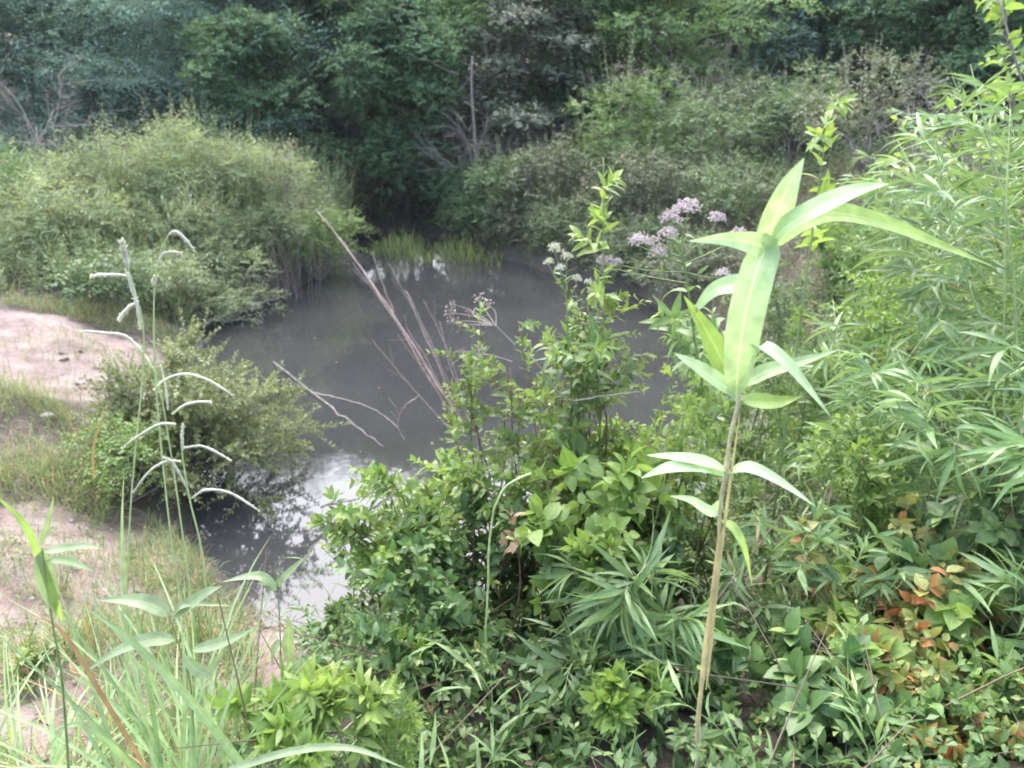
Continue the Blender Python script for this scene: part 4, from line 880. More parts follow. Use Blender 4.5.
PL('vine', 'vine with green and rusty leaves on the bank right of the tall shoot', 'vine', 850, 1.9, 505, .32, 9, Leaf(.055, .036, 'ovate', 3, 62, .6, 'spiral', 8, upk=.7, jit=.4), M['orange_leaf'], M['redstem'], 234, nbr=5, brl=.3, r0=.0025, sag=.4)
PL('vine', 'dark broad leaved vine creeping beside the rusty vine at the right', 'vine', 960, 2.0, 490, .35, 8, BROAD, M['dark_leaf'], M['greenstem'], 235, nbr=5, brl=.3, r0=.0025, sag=.4)
PL('vine', 'broad dark leaves low at the bottom right of the tall shoot', 'vine', 800, 1.5, 660, .28, 8, BROAD, M['dark_leaf'], M['greenstem'], 236, nbr=5, brl=.35, r0=.0025, sag=.4)
PL('vine', 'small leaved vine in the bottom right corner', 'vine', 985, 1.4, 690, .25, 7, Leaf(.045, .026, 'ovate', 3, 60, .6, 'spiral', 9, upk=.6, jit=.4), M['weed'], M['greenstem'], 237, nbr=5, brl=.35, r0=.0025, sag=.4)

# ------------------------------------------------------------------ central thicket
gc = 'plants of the central thicket'
PL('shrub', 'tall pale shoots of the central shrub rising left of the pink flowers', 'shrub', 592, 2.55, 158, .06, 1, Leaf(.062, .022, 'ovate', 4, 55, .6, 'opp', 14, upk=.6, jit=.3, taper=.3), M['yellow_leaf'], M['greenstem'], 301, nbr=7, brl=.12, r0=.005, low=.3, group=gc, scale=1.15)
PL('shrub', 'dense green shrub under the white flower heads in the middle', 'shrub', 568, 2.45, 232, .29, 11, PRIVET, M['privet'], M['redstem'], 302, nbr=10, brl=.22, r0=.005, group=gc, scale=1.05)
PL('shrub', 'shrub with small upright yellow green shoots against the water', 'shrub', 508, 2.5, 272, .26, 10, Leaf(.042, .017, 'ovate', 3, 50, .4, 'opp', 14, upk=.5, jit=.3), M['privet'], M['redstem'], 303, nbr=12, brl=.22, r0=.004, group=gc)
PL('vine', 'vine with broad bright leaves draped over the middle of the thicket', 'vine', 600, 2.0, 412, .26, 7, BROAD, M['bright_leaf'], M['greenstem'], 304, nbr=6, brl=.25, r0=.003, group=gc, sag=.5)
PL('shrub', 'leafy shrub at the left front of the thicket beside the bright water', 'shrub', 425, 2.35, 440, .36, 13, PRIVET, M['privet'], M['redstem'], 305, nbr=11, brl=.26, r0=.004, group=gc, scale=1.1)
PL('shrub', 'leafy yellow green shrub between the left front of the thicket and the broad leaved vine', 'shrub', 515, 2.25, 425, .30, 13, PRIVET, M['privet'], M['redstem'], 330, nbr=11, brl=.26, r0=.004, group=gc, scale=1.1)
PL('shrub', 'bright shrub behind the broad leaved vine at the edge of the water', 'shrub', 625, 2.55, 400, .28, 11, PRIVET, M['bright_leaf'], M['redstem'], 331, nbr=10, brl=.24, r0=.004, group=gc, scale=1.1)
PL('shrub', 'dark leaved low shrub filling the lower middle of the thicket', 'shrub', 480, 2.1, 500, .38, 13, Leaf(.050, .026, 'ovate', 3, 58, .5, 'opp', 12, upk=.6, jit=.35), M['dark_leaf'], M['redstem'], 306, nbr=10, brl=.28, r0=.004, group=gc)
PL('shrub', 'dark shrub with drooping leaves right of the low middle shrub', 'shrub', 610, 2.1, 470, .36, 12, Leaf(.055, .028, 'ovate', 3, 58, .6, 'opp', 12, upk=.6, jit=.35), M['dark_leaf'], M['redstem'], 307, nbr=10, brl=.28, r0=.004, group=gc)
PL('shrub', 'green shrub filling the thicket left of the tall shoot', 'shrub', 665, 2.3, 440, .30, 11, PRIVET, M['privet'], M['redstem'], 308, nbr=11, brl=.24, r0=.004, group=gc)
PL('weed', 'weed with long arching dark leaves below the pink flowers', 'weed', 690, 2.75, 300, .20, 4, BIGLANCE, M['weed'], M['greenstem'], 309, nbr=3, brl=.2, r0=.004, group=gc)
PL('weed', 'weed with long arching leaves amid the white flower heads', 'weed', 585, 2.35, 305, .16, 4, BIGLANCE, M['weed'], M['greenstem'], 310, nbr=3, brl=.2, r0=.004, group=gc, scale=.8)
PL('sapling', 'sapling with a bright yellow green tip behind the top of the tall shoot', 'sapling', 762, 2.3, 98, .07, 1, Leaf(.080, .026, 'ovate', 4, 50, .6, 'opp', 12, upk=.6, jit=.25, taper=.3), M['yellow_leaf'], M['greenstem'], 311, nbr=4, brl=.11, r0=.005, low=.6)
PL('sapling', 'small sapling with a fresh green rosette in the lower middle', 'sapling', 590, 1.75, 545, .05, 3, Leaf(.060, .022, 'ovate', 4, 45, .5, 'spiral', 14, upk=.5, jit=.25, taper=.3), M['bright_leaf'], M['greenstem'], 312, nbr=3, brl=.2, r0=.003, low=.6)
PL('sapling', 'bright yellow green sapling with long leaves at the bottom middle', 'sapling', 625, 1.5, 672, .12, 5, Leaf(.065, .026, 'ovate', 4, 45, .5, 'spiral', 12, upk=.5, jit=.3, taper=.3), M['bright_leaf'], M['greenstem'], 313, nbr=5, brl=.3, r0=.003, low=.5)
PL('sapling', 'pale leaved sapling at the bottom left of the thicket', 'sapling', 398, 1.8, 640, .10, 4, Leaf(.060, .022, 'ovate', 4, 48, .5, 'spiral', 13, upk=.5, jit=.25, taper=.3), M['bright_leaf'], M['greenstem'], 314, nbr=5, brl=.3, r0=.003, low=.4)
PL('sapling', 'reddish leaved seedling in the shade of the thicket', 'sapling', 508, 1.95, 515, .05, 1, Leaf(.050, .024, 'ovate', 3, 65, .9, 'spiral', 6, upk=.5, jit=.3), M['red_leaf'], M['redstem'], 315, nbr=2, brl=.2, r0=.003, low=.6)
PL('weed', 'feathery bright green weed at the bottom edge left of the dark gap', 'weed', 405, 1.35, 690, .05, 4, Leaf(.030, .004, 'lance', 1, 40, .4, 'spiral', 26, upk=.3, taper=.3), M['bright_leaf'], M['greenstem'], 316, nbr=12, brl=.25, r0=.003, low=.2)
PL('shrub', 'low broad leaved shrub at the waterside left of the thicket', 'shrub', 375, 2.7, 500, .28, 9, PRIVET, M['weed'], M['redstem'], 317, nbr=9, brl=.28, r0=.004, group=gc)
PL('shrub', 'dull green shrub deep in the shadow at the bottom of the thicket', 'shrub', 440, 1.75, 620, .32, 10, Leaf(.050, .026, 'ovate', 3, 58, .5, 'opp', 12, upk=.6, jit=.35), M['dark_leaf'], M['redstem'], 318, nbr=9, brl=.3, r0=.003, group=gc)
PL('shrub', 'low leafy shrub left of the base of the tall shoot', 'shrub', 545, 1.6, 690, .25, 8, Leaf(.050, .026, 'ovate', 3, 58, .5, 'opp', 12, upk=.6, jit=.35), M['dark_leaf'], M['redstem'], 319, nbr=8, brl=.3, r0=.003, group=gc)
PL('sapling', 'upright leafy sprig standing against the water right of the white flowers', 'sapling', 640, 2.5, 345, .16, 7, Leaf(.040, .017, 'ovate', 3, 48, .4, 'opp', 14, upk=.5, jit=.3), M['yellow_leaf'], M['greenstem'], 320, nbr=8, brl=.2, r0=.003)
PL('sapling', 'leafy sprig with curling tips just left of the tall shoot', 'sapling', 700, 2.2, 325, .10, 5, Leaf(.042, .018, 'ovate', 3, 48, .4, 'opp', 14, upk=.5, jit=.3), M['yellow_leaf'], M['greenstem'], 321, nbr=8, brl=.2, r0=.003)

def flower_head(root, c, r, rng, mat, name='flower_head', n=70):
    mb = MB(); v = nrmz(rng.normal(0, 1, (n, 3))); v[:, 2] = np.abs(v[:, 2]) * 1.0 - .25
    P = np.asarray(c) + v * np.array((r, r, r * 1.05)) * rng.uniform(.5, 1.12, (n, 1))
    for k in range(5):
        d = nrmz(v + rng.normal(0, .9, (n, 3))); add_leaves(mb, P, d, v + rng.normal(0, .4, (n, 3)), r * .30, r * .13, 'ovate', 1, .5, .3)
    return mb.build(name, mat, root)
def flower_weed(name, label, base, joint, heads, smat, fmat, seed, leafspec, lmat, r0=.005, leaves_from=.35):
    """stem from the ground, a branched top, a rounded flower head on every branch"""
    rng = np.random.default_rng(seed); root = thing(name, label, 'flowers', base)
    mS, mL = MB(), MB(); pts = smooth_path([np.array(base) - (0, 0, .02), *joint], 18); add_tube(mS, pts, np.linspace(r0, r0 * .55, 18), 6)
    d = nrmz(pts[-1] - pts[int(18 * leaves_from)]); sprigs(None, mL, [pts[int(18 * leaves_from)]], [d], [np.linalg.norm(pts[-1] - pts[int(18 * leaves_from)])], leafspec, rng, 0)
    for c, r, a in heads:
        st = pts[int(a * 17)]; mid = st * .45 + np.asarray(c) * .55 + (0, 0, -.012)
        add_tube(mS, smooth_path([st, mid, np.asarray(c) - (0, 0, r * .5)], 7), np.linspace(r0 * .5, r0 * .25, 7), 4)
        sprigs(None, mL, [st * .5 + mid * .5], [np.asarray(c) - st], [np.linalg.norm(np.asarray(c) - st) * .4], Leaf(.05, .014, 'lance', 3, 55, .5, 'spiral', 3), rng, 0)
    mS.build('stem', smat, root); mL.build('foliage', lmat, root)
    for c, r, a in heads: flower_head(root, c, r, rng, fmat)
    return root
YJ = 2.45; pr = lambda p: p * 2.5 / FPX
flower_weed('flowering_weed', 'tall weed with a cluster of pinkish lilac flower heads above the far water', gpt(712, YJ),
    [at(706, 420, YJ), at(694, 335, YJ), at(686, 275, YJ), at(681, 245, YJ)],
    [(at(x, y, YJ + dy), pr(r), a) for x, y, r, a, dy in ((688, 208, 12, 1, 0), (672, 218, 11, .95, .05), (640, 241, 10, .86, -.05), (655, 242, 7, .9, .03), (668, 234, 9, .93, -.03), (659, 253, 9, .9, 0),
     (717, 219, 9, .9, .06), (738, 234, 8, .85, .02), (606, 262, 9, .75, .05), (617, 262, 5, .77, 0), (723, 274, 7, .8, -.04))],
    M['greenstem'], M['floret'], 401, BIGLANCE, M['weed'])
YW = 2.4
flower_weed('flowering_weed', 'weed with small creamy white flower heads at the top of the central shrub', gpt(575, YW),
    [at(572, 420, YW), at(568, 340, YW), at(566, 285, YW)],
    [(at(x, y, YW + dy), pr(r), a) for x, y, r, a, dy in ((555, 249, 7, 1, 0), (549, 262, 5, .95, .03), (567, 257, 6, 1, .02), (577, 279, 5, .9, 0), (588, 282, 4, .85, -.02), (560, 268, 5, .97, -.03), (590, 292, 3, .8, .03))],
    M['greenstem'], M['floret_white'], 402, LANCE, M['weed'], r0=.004)
def dead_umbel(label, base, ctrl, ends, seed):
    rng = np.random.default_rng(seed); root = thing('dead_flower', label, 'dead flowers', base); mS = MB(); pts = smooth_path(ctrl, 12); add_tube(mS, pts, np.linspace(.003, .0018, 12), 5)
    mH = MB()
    for e in ends:
        add_tube(mS, smooth_path([pts[-1], (pts[-1] + e) / 2 + rng.normal(0, .008, 3), e], 6), np.linspace(.0016, .0009, 6), 4)
        for k in range(16):
            q = e + rng.normal(0, .010, 3); add_sticks(mS, [e], [q], .0008, .0005); add_leaves(mH, [q], rng.normal(0, 1, (1, 3)), rng.normal(0, 1, (1, 3)), .012, .008, 'ovate', 1, .5, .3)
    mS.build('stem', M['greytwig'], root); mH.build('seed_head', M['seedhead'], root)
M['seedhead'] = leaf_mat('dead seed head', (.16, .12, .11), (.30, .24, .22), trans=.1, rib=0)
dead_umbel('dead brown branched flower head standing out over the water left of the thicket', gpt(520, 2.5), [at(515, 345, 2.5), at(505, 335, 2.5), at(496, 326, 2.5)],
           [at(x, y, 2.5 + .02 * i) for i, (x, y) in enumerate(((453, 304), (452, 313), (452, 322), (462, 324), (470, 312), (478, 300), (487, 304), (483, 322)))], 411)
dead_umbel('lower smaller dead flower head beneath the branched one over the water', gpt(520, 2.45), [at(512, 362, 2.45), at(500, 358, 2.45), at(490, 355, 2.45)],
           [at(x, y, 2.45) for x, y in ((461, 351), (464, 357), (472, 355), (480, 350))], 412)
stick('twig', 'pale curling bare twig at the left edge of the thicket against the water', 'twig', [at(404, 440, 2.3), at(398, 425, 2.3), at(403, 408, 2.3), at(418, 396, 2.3)], .0026, .0013, M['straw'], twigs=5, seed=421, tl=.15)
stick('hanging_vine', 'thin pale green vine stem hanging down the middle of the thicket', 'vine', [at(530, 474, 1.7), at(505, 488, 1.7), at(492, 520, 1.7), at(488, 580, 1.7), at(486, 640, 1.7), at(483, 705, 1.7)], .0030, .0022, M['palestem'], seed=422)
stick('twig', 'straight grey green twig crossing the leaves above the broad leaved vine', 'twig', [at(640, 392, 2.2), at(600, 396, 2.2), at(566, 398, 2.2), at(530, 355, 2.2)], .003, .002, M['greytwig'], seed=423)
stick('dead_branch', 'reddish brown dead branch lying at the bottom right of the tall shoot', 'branch', [at(735, 728, 1.5), at(780, 735, 1.55), at(830, 742, 1.6), at(870, 748, 1.6)], .007, .004, M['redstem'], twigs=3, seed=424)
stick('dead_branch', 'grey dead branch slanting under the leaves at the lower right', 'branch', [at(790, 632, 1.7), at(830, 655, 1.7), at(870, 690, 1.65), at(900, 722, 1.6)], .007, .004, M['greytwig'], twigs=3, seed=425)
stick('dead_branch', 'dark woody branch in the gap at the bottom middle', 'branch', [at(700, 722, 1.6), at(660, 740, 1.6), at(620, 752, 1.6), at(560, 775, 1.55)], .010, .006, M['bark'], twigs=4, seed=426)
stick('dead_branch', 'brown woody branch across the shade left of the bottom middle', 'branch', [at(540, 655, 1.9), at(500, 672, 1.9), at(450, 690, 1.9), at(400, 715, 1.9)], .007, .004, M['twig'], twigs=4, seed=427)

# ------------------------------------------------------------------ the tall cane shoot in front
def blade_leaf(root, ctrl, width, mat, face, name='leaf', prof='lance', n=15, rnd=.5, cup=.22):
    """one long leaf along a 3-D midrib curve; face = direction its upper side looks"""
    c = smooth_path(ctrl, n); tan = nrmz(np.gradient(c, axis=0)); f = np.asarray(face, float)
    side = nrmz(np.cross(tan, f)); nr = np.cross(side, tan)
    t = np.linspace(0, 1, n); w = width * (np.sin(PI * np.clip(t, 0, 1) ** .60) ** .85 if prof == 'lance' else np.minimum(1, (t / .12 + .12) ** .7) * np.clip(1 - t ** 3.2, 0, 1)); w = np.maximum(w, width * .03)
    us = np.array((-1, -.5, 0, .5, 1.)); V = c[:, None] + side[:, None] * (us[None, :, None] * w[:, None, None] / 2) + nr[:, None] * (cup * np.abs(us)[None, :, None] * w[:, None, None] / 2)
    A = np.zeros((n, 5, 4)); A[..., 0] = rnd; A[..., 2] = us[None]; A[..., 3] = t[:, None]
    Q = [[a * 5 + b, a * 5 + b + 1, (a + 1) * 5 + b + 1, (a + 1) * 5 + b] for a in range(n - 1) for b in range(4)]
    mb = MB(); mb.add(V, None, Q, A); return mb.build(name, mat, root)
def cane_shoot():
    Y = 1.28; rng = np.random.default_rng(501)
    base = at(694, 800, Y); base[2] = hz(base[0], base[1]) if base[2] < hz(base[0], base[1]) else base[2]
    g = gpt(690, Y); root = thing('cane_shoot', 'tall bamboo shoot with wide pale leaves standing in the right foreground', 'bamboo', g)
    mb = MB(); st = smooth_path([g - (0, 0, .02), at(698, 745, Y), at(712, 600, Y), at(724, 490, Y), at(738, 392, Y), at(750, 330, Y), at(768, 250, Y)], 40)
    rad = np.linspace(.0048, .0026, 40); rad[[7, 14, 21, 27, 32]] *= 1.5; st = st + np.stack([.0045 * np.sin(np.arange(40) * .55) + .003 * np.sin(np.arange(40) * 1.3), 0 * rad, 0 * rad], 1) * np.linspace(1, .2, 40)[:, None]; add_tube(mb, st, rad, 8); mb.build('stem', M['canestem'], root)
    for ctrl, wd in (([at(706, 690, Y - .004), at(716, 590, Y - .008), at(729, 488, Y - .008), at(742, 398, Y - .006)], .007), ([at(697, 742, Y - .006), at(703, 660, Y - .009), at(712, 590, Y - .008), at(722, 500, Y - .006)], .008)):
        blade_leaf(root, ctrl, wd, M['dry_leaf2'], (0, -1, .1), 'sheath', 'blade', 15, .5, .5)
    V_ = (0, -1, .35)
    k = Y * 1.06 / FPX
    LV = [([(768, 250, 0), (772, 225, -.01), (786, 190, -.02), (804, 158, -.01)], 33, 'cane_leaf', (.25, -1, .2), .75),
          ([(768, 250, 0), (785, 228, -.03), (825, 205, -.07), (860, 190, -.09), (888, 184, -.10)], 26, 'cane_leaf', (-.1, -.6, .8), .35),
          ([(770, 248, 0), (795, 225, .03), (830, 213, .05), (880, 222, .05), (935, 243, .04), (992, 266, .02)], 24, 'cane_yellow', (0, -.7, .7), .6),
          ([(736, 398, 0), (738, 365, -.025), (744, 320, -.04), (756, 272, -.035), (764, 250, -.02), (752, 243, -.045), (725, 239, -.07), (690, 241, -.08)], 35, 'cane_leaf', (0, -1, .15), .6),
          ([(737, 396, 0), (718, 382, -.02), (695, 366, -.03), (674, 353, -.03)], 20, 'cane_leaf', (-.2, -.6, .8), .4),
          ([(745, 365, 0), (757, 346, -.03), (780, 358, -.06), (805, 385, -.08), (831, 417, -.09)], 20, 'cane_leaf', (.5, -.7, .6), .55),
          ([(742, 385, 0), (765, 372, .01), (800, 362, .02), (838, 350, .02)], 17, 'cane_leaf', (0, -.6, .8), .25),
          ([(738, 390, 0), (722, 360, .03), (705, 328, .05), (684, 296, .06)], 24, 'cane_yellow', (-.3, -.8, .6), .2),
          ([(743, 402, 0), (760, 402, .02), (780, 402, .03), (802, 396, .03)], 20, 'cane_yellow', (0, -.6, .8), .1),
          ([(726, 470, 0), (705, 462, -.03), (675, 457, -.05), (647, 455, -.05)], 15, 'cane_leaf', (0, -.5, .85), .8),
          ([(725, 474, 0), (700, 466, -.04), (668, 468, -.07), (641, 478, -.08)], 17, 'cane_leaf', (0, -.6, .8), .5),
          ([(728, 472, 0), (750, 468, -.03), (780, 482, -.05), (815, 506, -.06)], 15, 'cane_leaf', (.2, -.6, .8), .7),
          ([(722, 500, 0), (712, 512, .01), (690, 500, .02), (670, 496, .02)], 13, 'cane_leaf', (0, -.6, .8), .4),
          ([(760, 285, 0), (735, 285, .03), (712, 292, .05), (690, 318, .06)], 22, 'cane_leaf', (-.2, -.7, .7), .25),
          ([(722, 520, 0), (735, 530, -.02), (745, 552, -.03), (752, 585, -.03)], 11, 'cane_yellow', (.5, -.8, .2), .6)]
    for ctrl, w, m, face, rnd in LV:
        blade_leaf(root, [at(x, y, Y + d) for x, y, d in ctrl], w * k, M[m], face, 'leaf', 'lance', 21, rnd, .25)
M['dry_leaf2'] = leaf_mat('dry sheath', (.36, .29, .13), (.52, .43, .24), trans=.15, stripes=.15, rib=0)
cane_shoot()

# ------------------------------------------------------------------ left foreground: grass clump, seed stems, sprigs
def grass_clump(name, label, base, n, L0, L1, W, tilt, mat, seed, droop=(.2, 1.3), lean=(0, 0), group=None):
    rng = np.random.default_rng(seed); root = thing(name, label, 'grass', base, group); mL = MB()
    P = np.array(base) + rng.normal(0, .045, (n, 3)) * np.array((1, 1, 0)); P[:, 2] -= .02
    az = rng.uniform(0, 2 * PI, n); ti = np.abs(rng.normal(0, tilt, n))
    d = nrmz(np.stack([np.sin(ti) * np.cos(az) + lean[0], np.sin(ti) * np.sin(az) + lean[1], np.cos(ti)], 1)); up = nrmz(np.stack([-d[:, 0], -d[:, 1], np.full(n, .35)], 1) + rng.normal(0, .3, (n, 3)))
    add_leaves(mL, P, d, up, rng.uniform(L0, L1, n), W * rng.uniform(.6, 1.2, n), 'blade', 7, rng.uniform(*droop, n), .35, rng.uniform(0, 1, n), rng.uniform(0, .3, n))
    mL.build('blades', mat, root); return root
gg = 'grass clumps in the left foreground'
grass_clump('grass_clump', 'large bright grass clump leaning left at the bottom of the left foreground', gpt(195, 1.30), 60, .35, .80, .011, .30, M['blade'], 601, (.2, 1.5), (-.12, .1), gg)
grass_clump('grass_clump', 'grass clump with drooping blades at the bottom left corner', gpt(60, 1.45), 42, .25, .55, .010, .5, M['blade'], 602, (.6, 1.9), (0, .05), gg)
grass_clump('grass_clump', 'thin upright grass clump beside the seed stems', gpt(185, 1.85), 34, .3, .62, .007, .22, M['blade'], 603, (.1, .9), (.03, 0), gg)
grass_clump('grass_clump', 'small grass clump right of the seed stems at the sandy edge', gpt(265, 1.5), 26, .2, .42, .009, .4, M['blade'], 604, (.3, 1.4), (.1, 0), gg)
grass_clump('grass_clump', 'fine grass clump on the sand left of the seed stems', gpt(70, 2.5), 50, .15, .38, .006, .4, M['short_grass'], 605, (.3, 1.4), (0, 0), gg)
def one_blade(name, label, ctrl, width, mat, cat='grass', face=(0, -.5, .8), rnd=.5):
    root = thing(name, label, cat, ctrl[0]); blade_leaf(root, ctrl, width, mat, face, 'blade', 'blade', 20, rnd, .3); return root
grass_clump('grass_clump', 'pale grass clump at the far left edge below the sand', gpt(-10, 1.7), 46, .25, .55, .008, .35, M['blade'], 606, (.3, 1.4), (.05, 0), gg)
grass_clump('grass_clump', 'thin pale grass clump between the dry brown leaf and the seed stems', gpt(120, 1.75), 44, .25, .55, .007, .32, M['blade'], 607, (.2, 1.2), (0, 0), gg)
grass_clump('grass_clump', 'short pale grass clump at the edge of the sand below the rounded shrub', gpt(205, 2.6), 44, .18, .42, .007, .4, M['short_grass'], 608, (.3, 1.4), (0, 0), gg)
grass_clump('grass_clump', 'short pale grass clump in the middle of the near sand patch', gpt(60, 3.4), 40, .12, .34, .006, .45, M['short_grass'], 609, (.3, 1.4), (0, 0), gg)
one_blade('long_grass', 'long grey green grass blade slanting from the lower left toward the seed stems', [at(262, 790, 1.2), at(190, 700, 1.2), at(130, 640, 1.2), at(85, 607, 1.22)], .015, M['blade'])
one_blade('long_grass', 'blurred yellow green blade entering at the left edge', [at(62, 620, 1.0), at(45, 570, 1.0), at(25, 525, 1.0), at(-8, 492, 1.0)], .013, M['cane_yellow'])
one_blade('long_grass', 'bent grass blade arching over the bottom left corner', [at(150, 790, 1.15), at(110, 745, 1.12), at(70, 725, 1.1), at(35, 770, 1.08)], .010, M['blade'])
one_blade('long_grass', 'broad pale blade drooping along the bottom edge left of the thicket', [at(215, 775, 1.1), at(290, 752, 1.08), at(350, 748, 1.06), at(405, 768, 1.04)], .014, M['pale_leaf'])
one_blade('dry_grass', 'dry brown grass leaf with an orange tip slanting in the left foreground', [at(150, 775, 1.1), at(105, 700, 1.1), at(65, 635, 1.1), at(30, 613, 1.1)], .008, M['dry_leaf'])
one_blade('long_grass', 'straight pale blade standing left of the seed stems over the sand', [at(128, 700, 1.8), at(126, 600, 1.8), at(122, 530, 1.8), at(124, 470, 1.8)], .010, M['pale_leaf'], face=(.6, -.8, .2))
one_blade('dry_grass', 'thin dry curved blade over the sand left of the rounded shrub', [at(94, 480, 2.2), at(93, 450, 2.2), at(100, 425, 2.2), at(110, 402, 2.2)], .006, M['dry_leaf'], face=(.6, -.8, .2))
def seed_stem(label, stem, spikes, seed, r0=.0030):
    rng = np.random.default_rng(seed); root = thing('seeding_grass', label, 'grass stem', stem[0]); mb = MB(); add_tube(mb, smooth_path(stem, 26), np.linspace(r0, r0 * .45, 26), 6); mb.build('stem', M['palestem'], root)
    for ctrl, r in spikes:
        n = 26; c = smooth_path(ctrl, n); t = np.linspace(0, 1, n); rad = r * np.minimum(1, .35 + 4 * t) * np.minimum(1, .35 + 5 * (1 - t)) * (1 + .15 * rng.normal(0, 1, n).clip(-1, 1))
        mb = MB(); add_tube(mb, c, rad * .7, 6, .4); q = np.repeat(c, 7, 0) + rng.normal(0, r * .25, (n * 7, 3)); tg_ = np.repeat(nrmz(np.gradient(c, axis=0)), 7, 0)
        d = nrmz(tg_ + rng.normal(0, .35, q.shape)); add_leaves(mb, q, d, rng.normal(0, 1, q.shape), r * 1.5, r * .5, 'ovate', 1, .4, .3); mb.build('seed_spike', M['spike'], root)
YS = 1.8; S = lambda l, Y=YS: [at(x, y, Y) for x, y in l]
seed_stem('tallest green grass stem with a drooping white seed head in the left foreground', [gpt(212, YS)] + S([(205, 768), (191, 645), (174, 560), (157, 401), (154, 301), (160, 255), (169, 234)]),
          [(S([(169, 234), (176, 232), (185, 239), (193, 249)]), .0050), (S([(159, 262), (163, 254), (172, 252), (180, 253)]), .0045), (S([(153, 286), (154, 281), (155, 277)]), .0055)], 611)
seed_stem('leaning grass stem with thick pale seed spikes pointing left over the sand', [gpt(122, YS + .05)] + S([(124, 700), (127, 600), (131, 501), (144, 351), (136, 295), (126, 262)], YS + .05),
          [(S([(128, 268), (125, 255), (122, 243)], YS + .05), .0085), (S([(129, 276), (116, 275), (105, 275), (93, 276)], YS + .05), .0060), (S([(138, 303), (131, 306), (125, 312), (120, 318)], YS + .05), .0065),
           (S([(143, 352), (125, 336), (105, 333), (82, 331)], YS + .05), .0052), (S([(141, 330), (137, 305), (133, 290), (127, 272)], YS + .05), .0065)], 612)
seed_stem('grass stem with many arched pale seed spikes in front of the rounded shrub', [gpt(225, YS - .1)] + S([(215, 680), (203, 560), (190, 501), (183, 460), (181, 436)], YS - .1),
          [(S([(153, 390), (168, 378), (188, 374), (210, 381), (231, 394)], YS), .0042), (S([(172, 414), (185, 405), (198, 402), (210, 402)], YS - .1), .0042), (S([(176, 424), (160, 424), (143, 433), (123, 447)], YS - .1), .0042),
           (S([(184, 448), (200, 446), (214, 451), (230, 460)], YS - .1), .0042), (S([(181, 461), (165, 462), (150, 471), (134, 491)], YS - .1), .0042), (S([(192, 498), (206, 490), (230, 493), (258, 510)], YS - .1), .0044),
           (S([(188, 490), (180, 475), (172, 462), (165, 458)], YS - .1), .004), (S([(183, 450), (182, 440), (183, 425)], YS - .1), .0045)], 613)
seed_stem('thin grass stem with two short upright spikes behind the tallest one', [gpt(200, YS + .1)] + S([(196, 640), (184, 545), (172, 460), (160, 390), (150, 362)], YS + .1),
          [(S([(168, 410), (166, 390), (161, 366)], YS + .1), .0035), (S([(152, 368), (149, 362), (146, 356)], YS + .1), .0038)], 614)
# cane sprigs and leafy tops of the left foreground
def cane_sprig(label, stem, leaves, k, seed):
    root = thing('cane_sprig', label, 'bamboo', stem[0]); mb = MB(); add_tube(mb, smooth_path(stem, 14), np.linspace(.0022, .0012, 14), 5); mb.build('stem', M['greenstem'], root)
    for ctrl, w, face in leaves: blade_leaf(root, ctrl, w * k, M['pale_leaf'], face, 'leaf', 'lance', 15, .5, .25)
Y = 1.75; P_ = lambda l, Y=1.75: [at(x, y, Y) for x, y in l]
cane_sprig('small cane sprig with spread pale leaves against the dark water at left', [gpt(283, Y)] + P_([(281, 660), (279, 610), (275, 562)]),
           [(P_([(276, 588), (262, 577), (245, 577), (222, 582)]), 11, (0, -.4, .9)), (P_([(277, 587), (285, 577), (296, 566), (308, 555)]), 9, (-.5, -.7, .5)), (P_([(277, 590), (268, 584), (258, 583)]), 10, (0, -.5, .8)),
            (P_([(290, 665), (288, 645), (289, 628), (287, 615)]), 12, (.3, -1, .1)), (P_([(294, 660), (302, 665), (308, 675), (314, 686)]), 13, (.4, -.7, .6)), (P_([(280, 640), (274, 650), (272, 664)]), 9, (-.4, -.7, .5))], 1.75 * 1.1 / FPX, 621)
Y2 = 1.35
cane_sprig('broad leaved cane sprig crossing the big grass clump', [gpt(195, Y2)] + P_([(192, 700), (180, 650), (168, 612)], Y2),
           [(P_([(170, 615), (150, 604), (128, 600), (95, 600)], Y2), 18, (0, -.4, .9)), (P_([(172, 618), (190, 604), (208, 592), (222, 586)], Y2), 14, (0, -.6, .8)), (P_([(192, 650), (215, 645), (235, 638), (253, 629)], Y2), 13, (0, -.5, .85)), (P_([(182, 655), (200, 672), (212, 668), (230, 640)], Y2), 13, (.2, -.6, .7)),
            (P_([(175, 640), (150, 640), (120, 650), (85, 672)], Y2), 16, (0, -.5, .85)), (P_([(172, 616), (182, 606), (200, 604), (232, 606)], Y2), 8, (0, -.4, .9))], Y2 * 1.15 / FPX, 622)
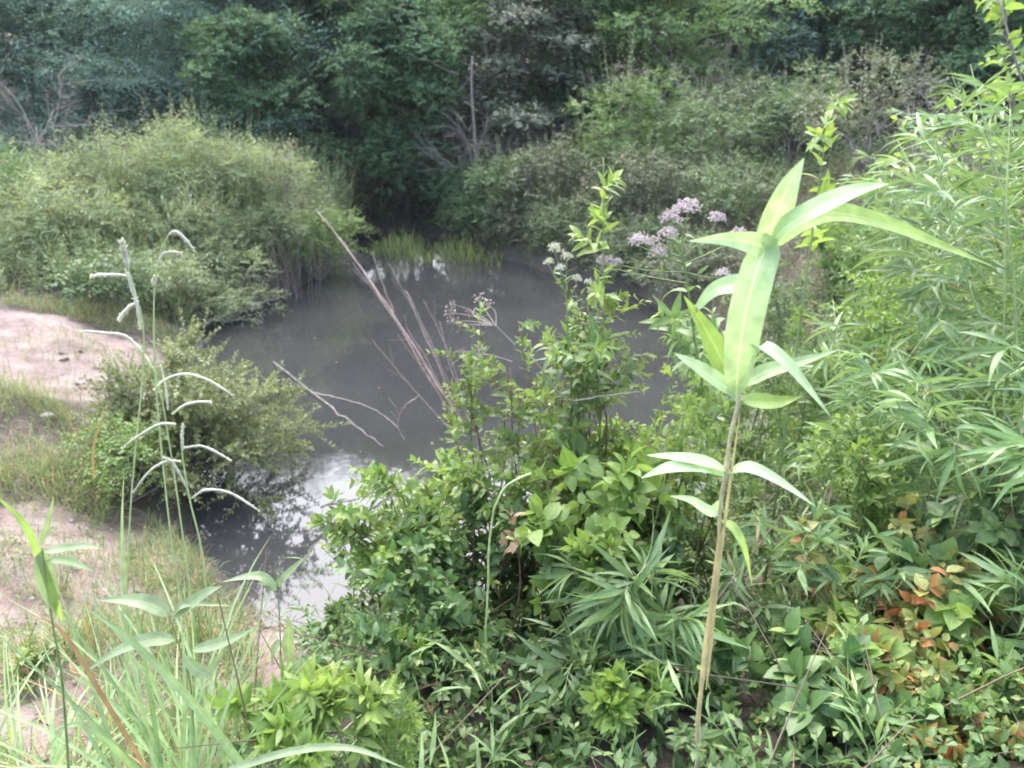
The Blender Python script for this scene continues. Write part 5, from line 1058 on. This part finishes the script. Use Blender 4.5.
cane_sprig('blurred yellowish leaf sprig at the far left edge near the camera', [at(70, 790, 1.0)] + P_([(62, 680), (52, 620), (42, 548)], 1.0),
           [(P_([(42, 550), (46, 575), (52, 600), (56, 612)], 1.0), 20, (.3, -1, .2)), (P_([(44, 552), (66, 548), (85, 546), (102, 548)], 1.0), 9, (0, -.5, .8)), (P_([(46, 560), (62, 560), (78, 564), (95, 572)], 1.0), 9, (0, -.5, .8)), (P_([(40, 545), (46, 530), (50, 515), (54, 495)], 1.0), 7, (.3, -1, .2))], 1.12 / FPX, 623)
gl = 'leafy plants at the bottom edge left of the thicket'
GOLD = Leaf(.070, .021, 'lance', 4, 55, .5, 'spiral', 13, upk=.45, taper=.35, jit=.25, tipage=.6)
PL('weed', 'leafy yellow green plant with crowded narrow leaves at the bottom left of the thicket', 'weed', 318, 1.4, 665, .08, 4, GOLD, M['yellow_leaf'], M['greenstem'], 631, nbr=3, brl=.3, r0=.003, low=.55, group=gl)
PL('weed', 'leafy green plant with narrow leaves just right of the grass clump', 'weed', 272, 1.45, 680, .06, 3, GOLD, M['bright_leaf'], M['greenstem'], 632, nbr=3, brl=.3, r0=.003, low=.55, group=gl)
PL('weed', 'leafy plant with crowded leaves at the bottom edge beneath the pale sapling', 'weed', 362, 1.35, 690, .08, 3, GOLD, M['yellow_leaf'], M['greenstem'], 633, nbr=3, brl=.3, r0=.003, low=.55, group=gl)
PL('weed', 'fresh yellow green plant at the bottom edge beside the broad drooping blade', 'weed', 300, 1.25, 718, .07, 3, GOLD, M['bright_leaf'], M['greenstem'], 636, nbr=3, brl=.3, r0=.003, low=.5, group=gl)
PL('weed', 'small leafy weed on the wet edge right of the cane sprig', 'weed', 330, 2.6, 610, .15, 6, MID, M['weed'], M['greenstem'], 634, nbr=6, brl=.3, r0=.003, group=gl)
PL('weed', 'small pale leafed weed at the left edge above the grass', 'weed', 20, 2.3, 640, .16, 6, MID, M['short_grass'], M['greenstem'], 635, nbr=6, brl=.3, r0=.003, group=gl)
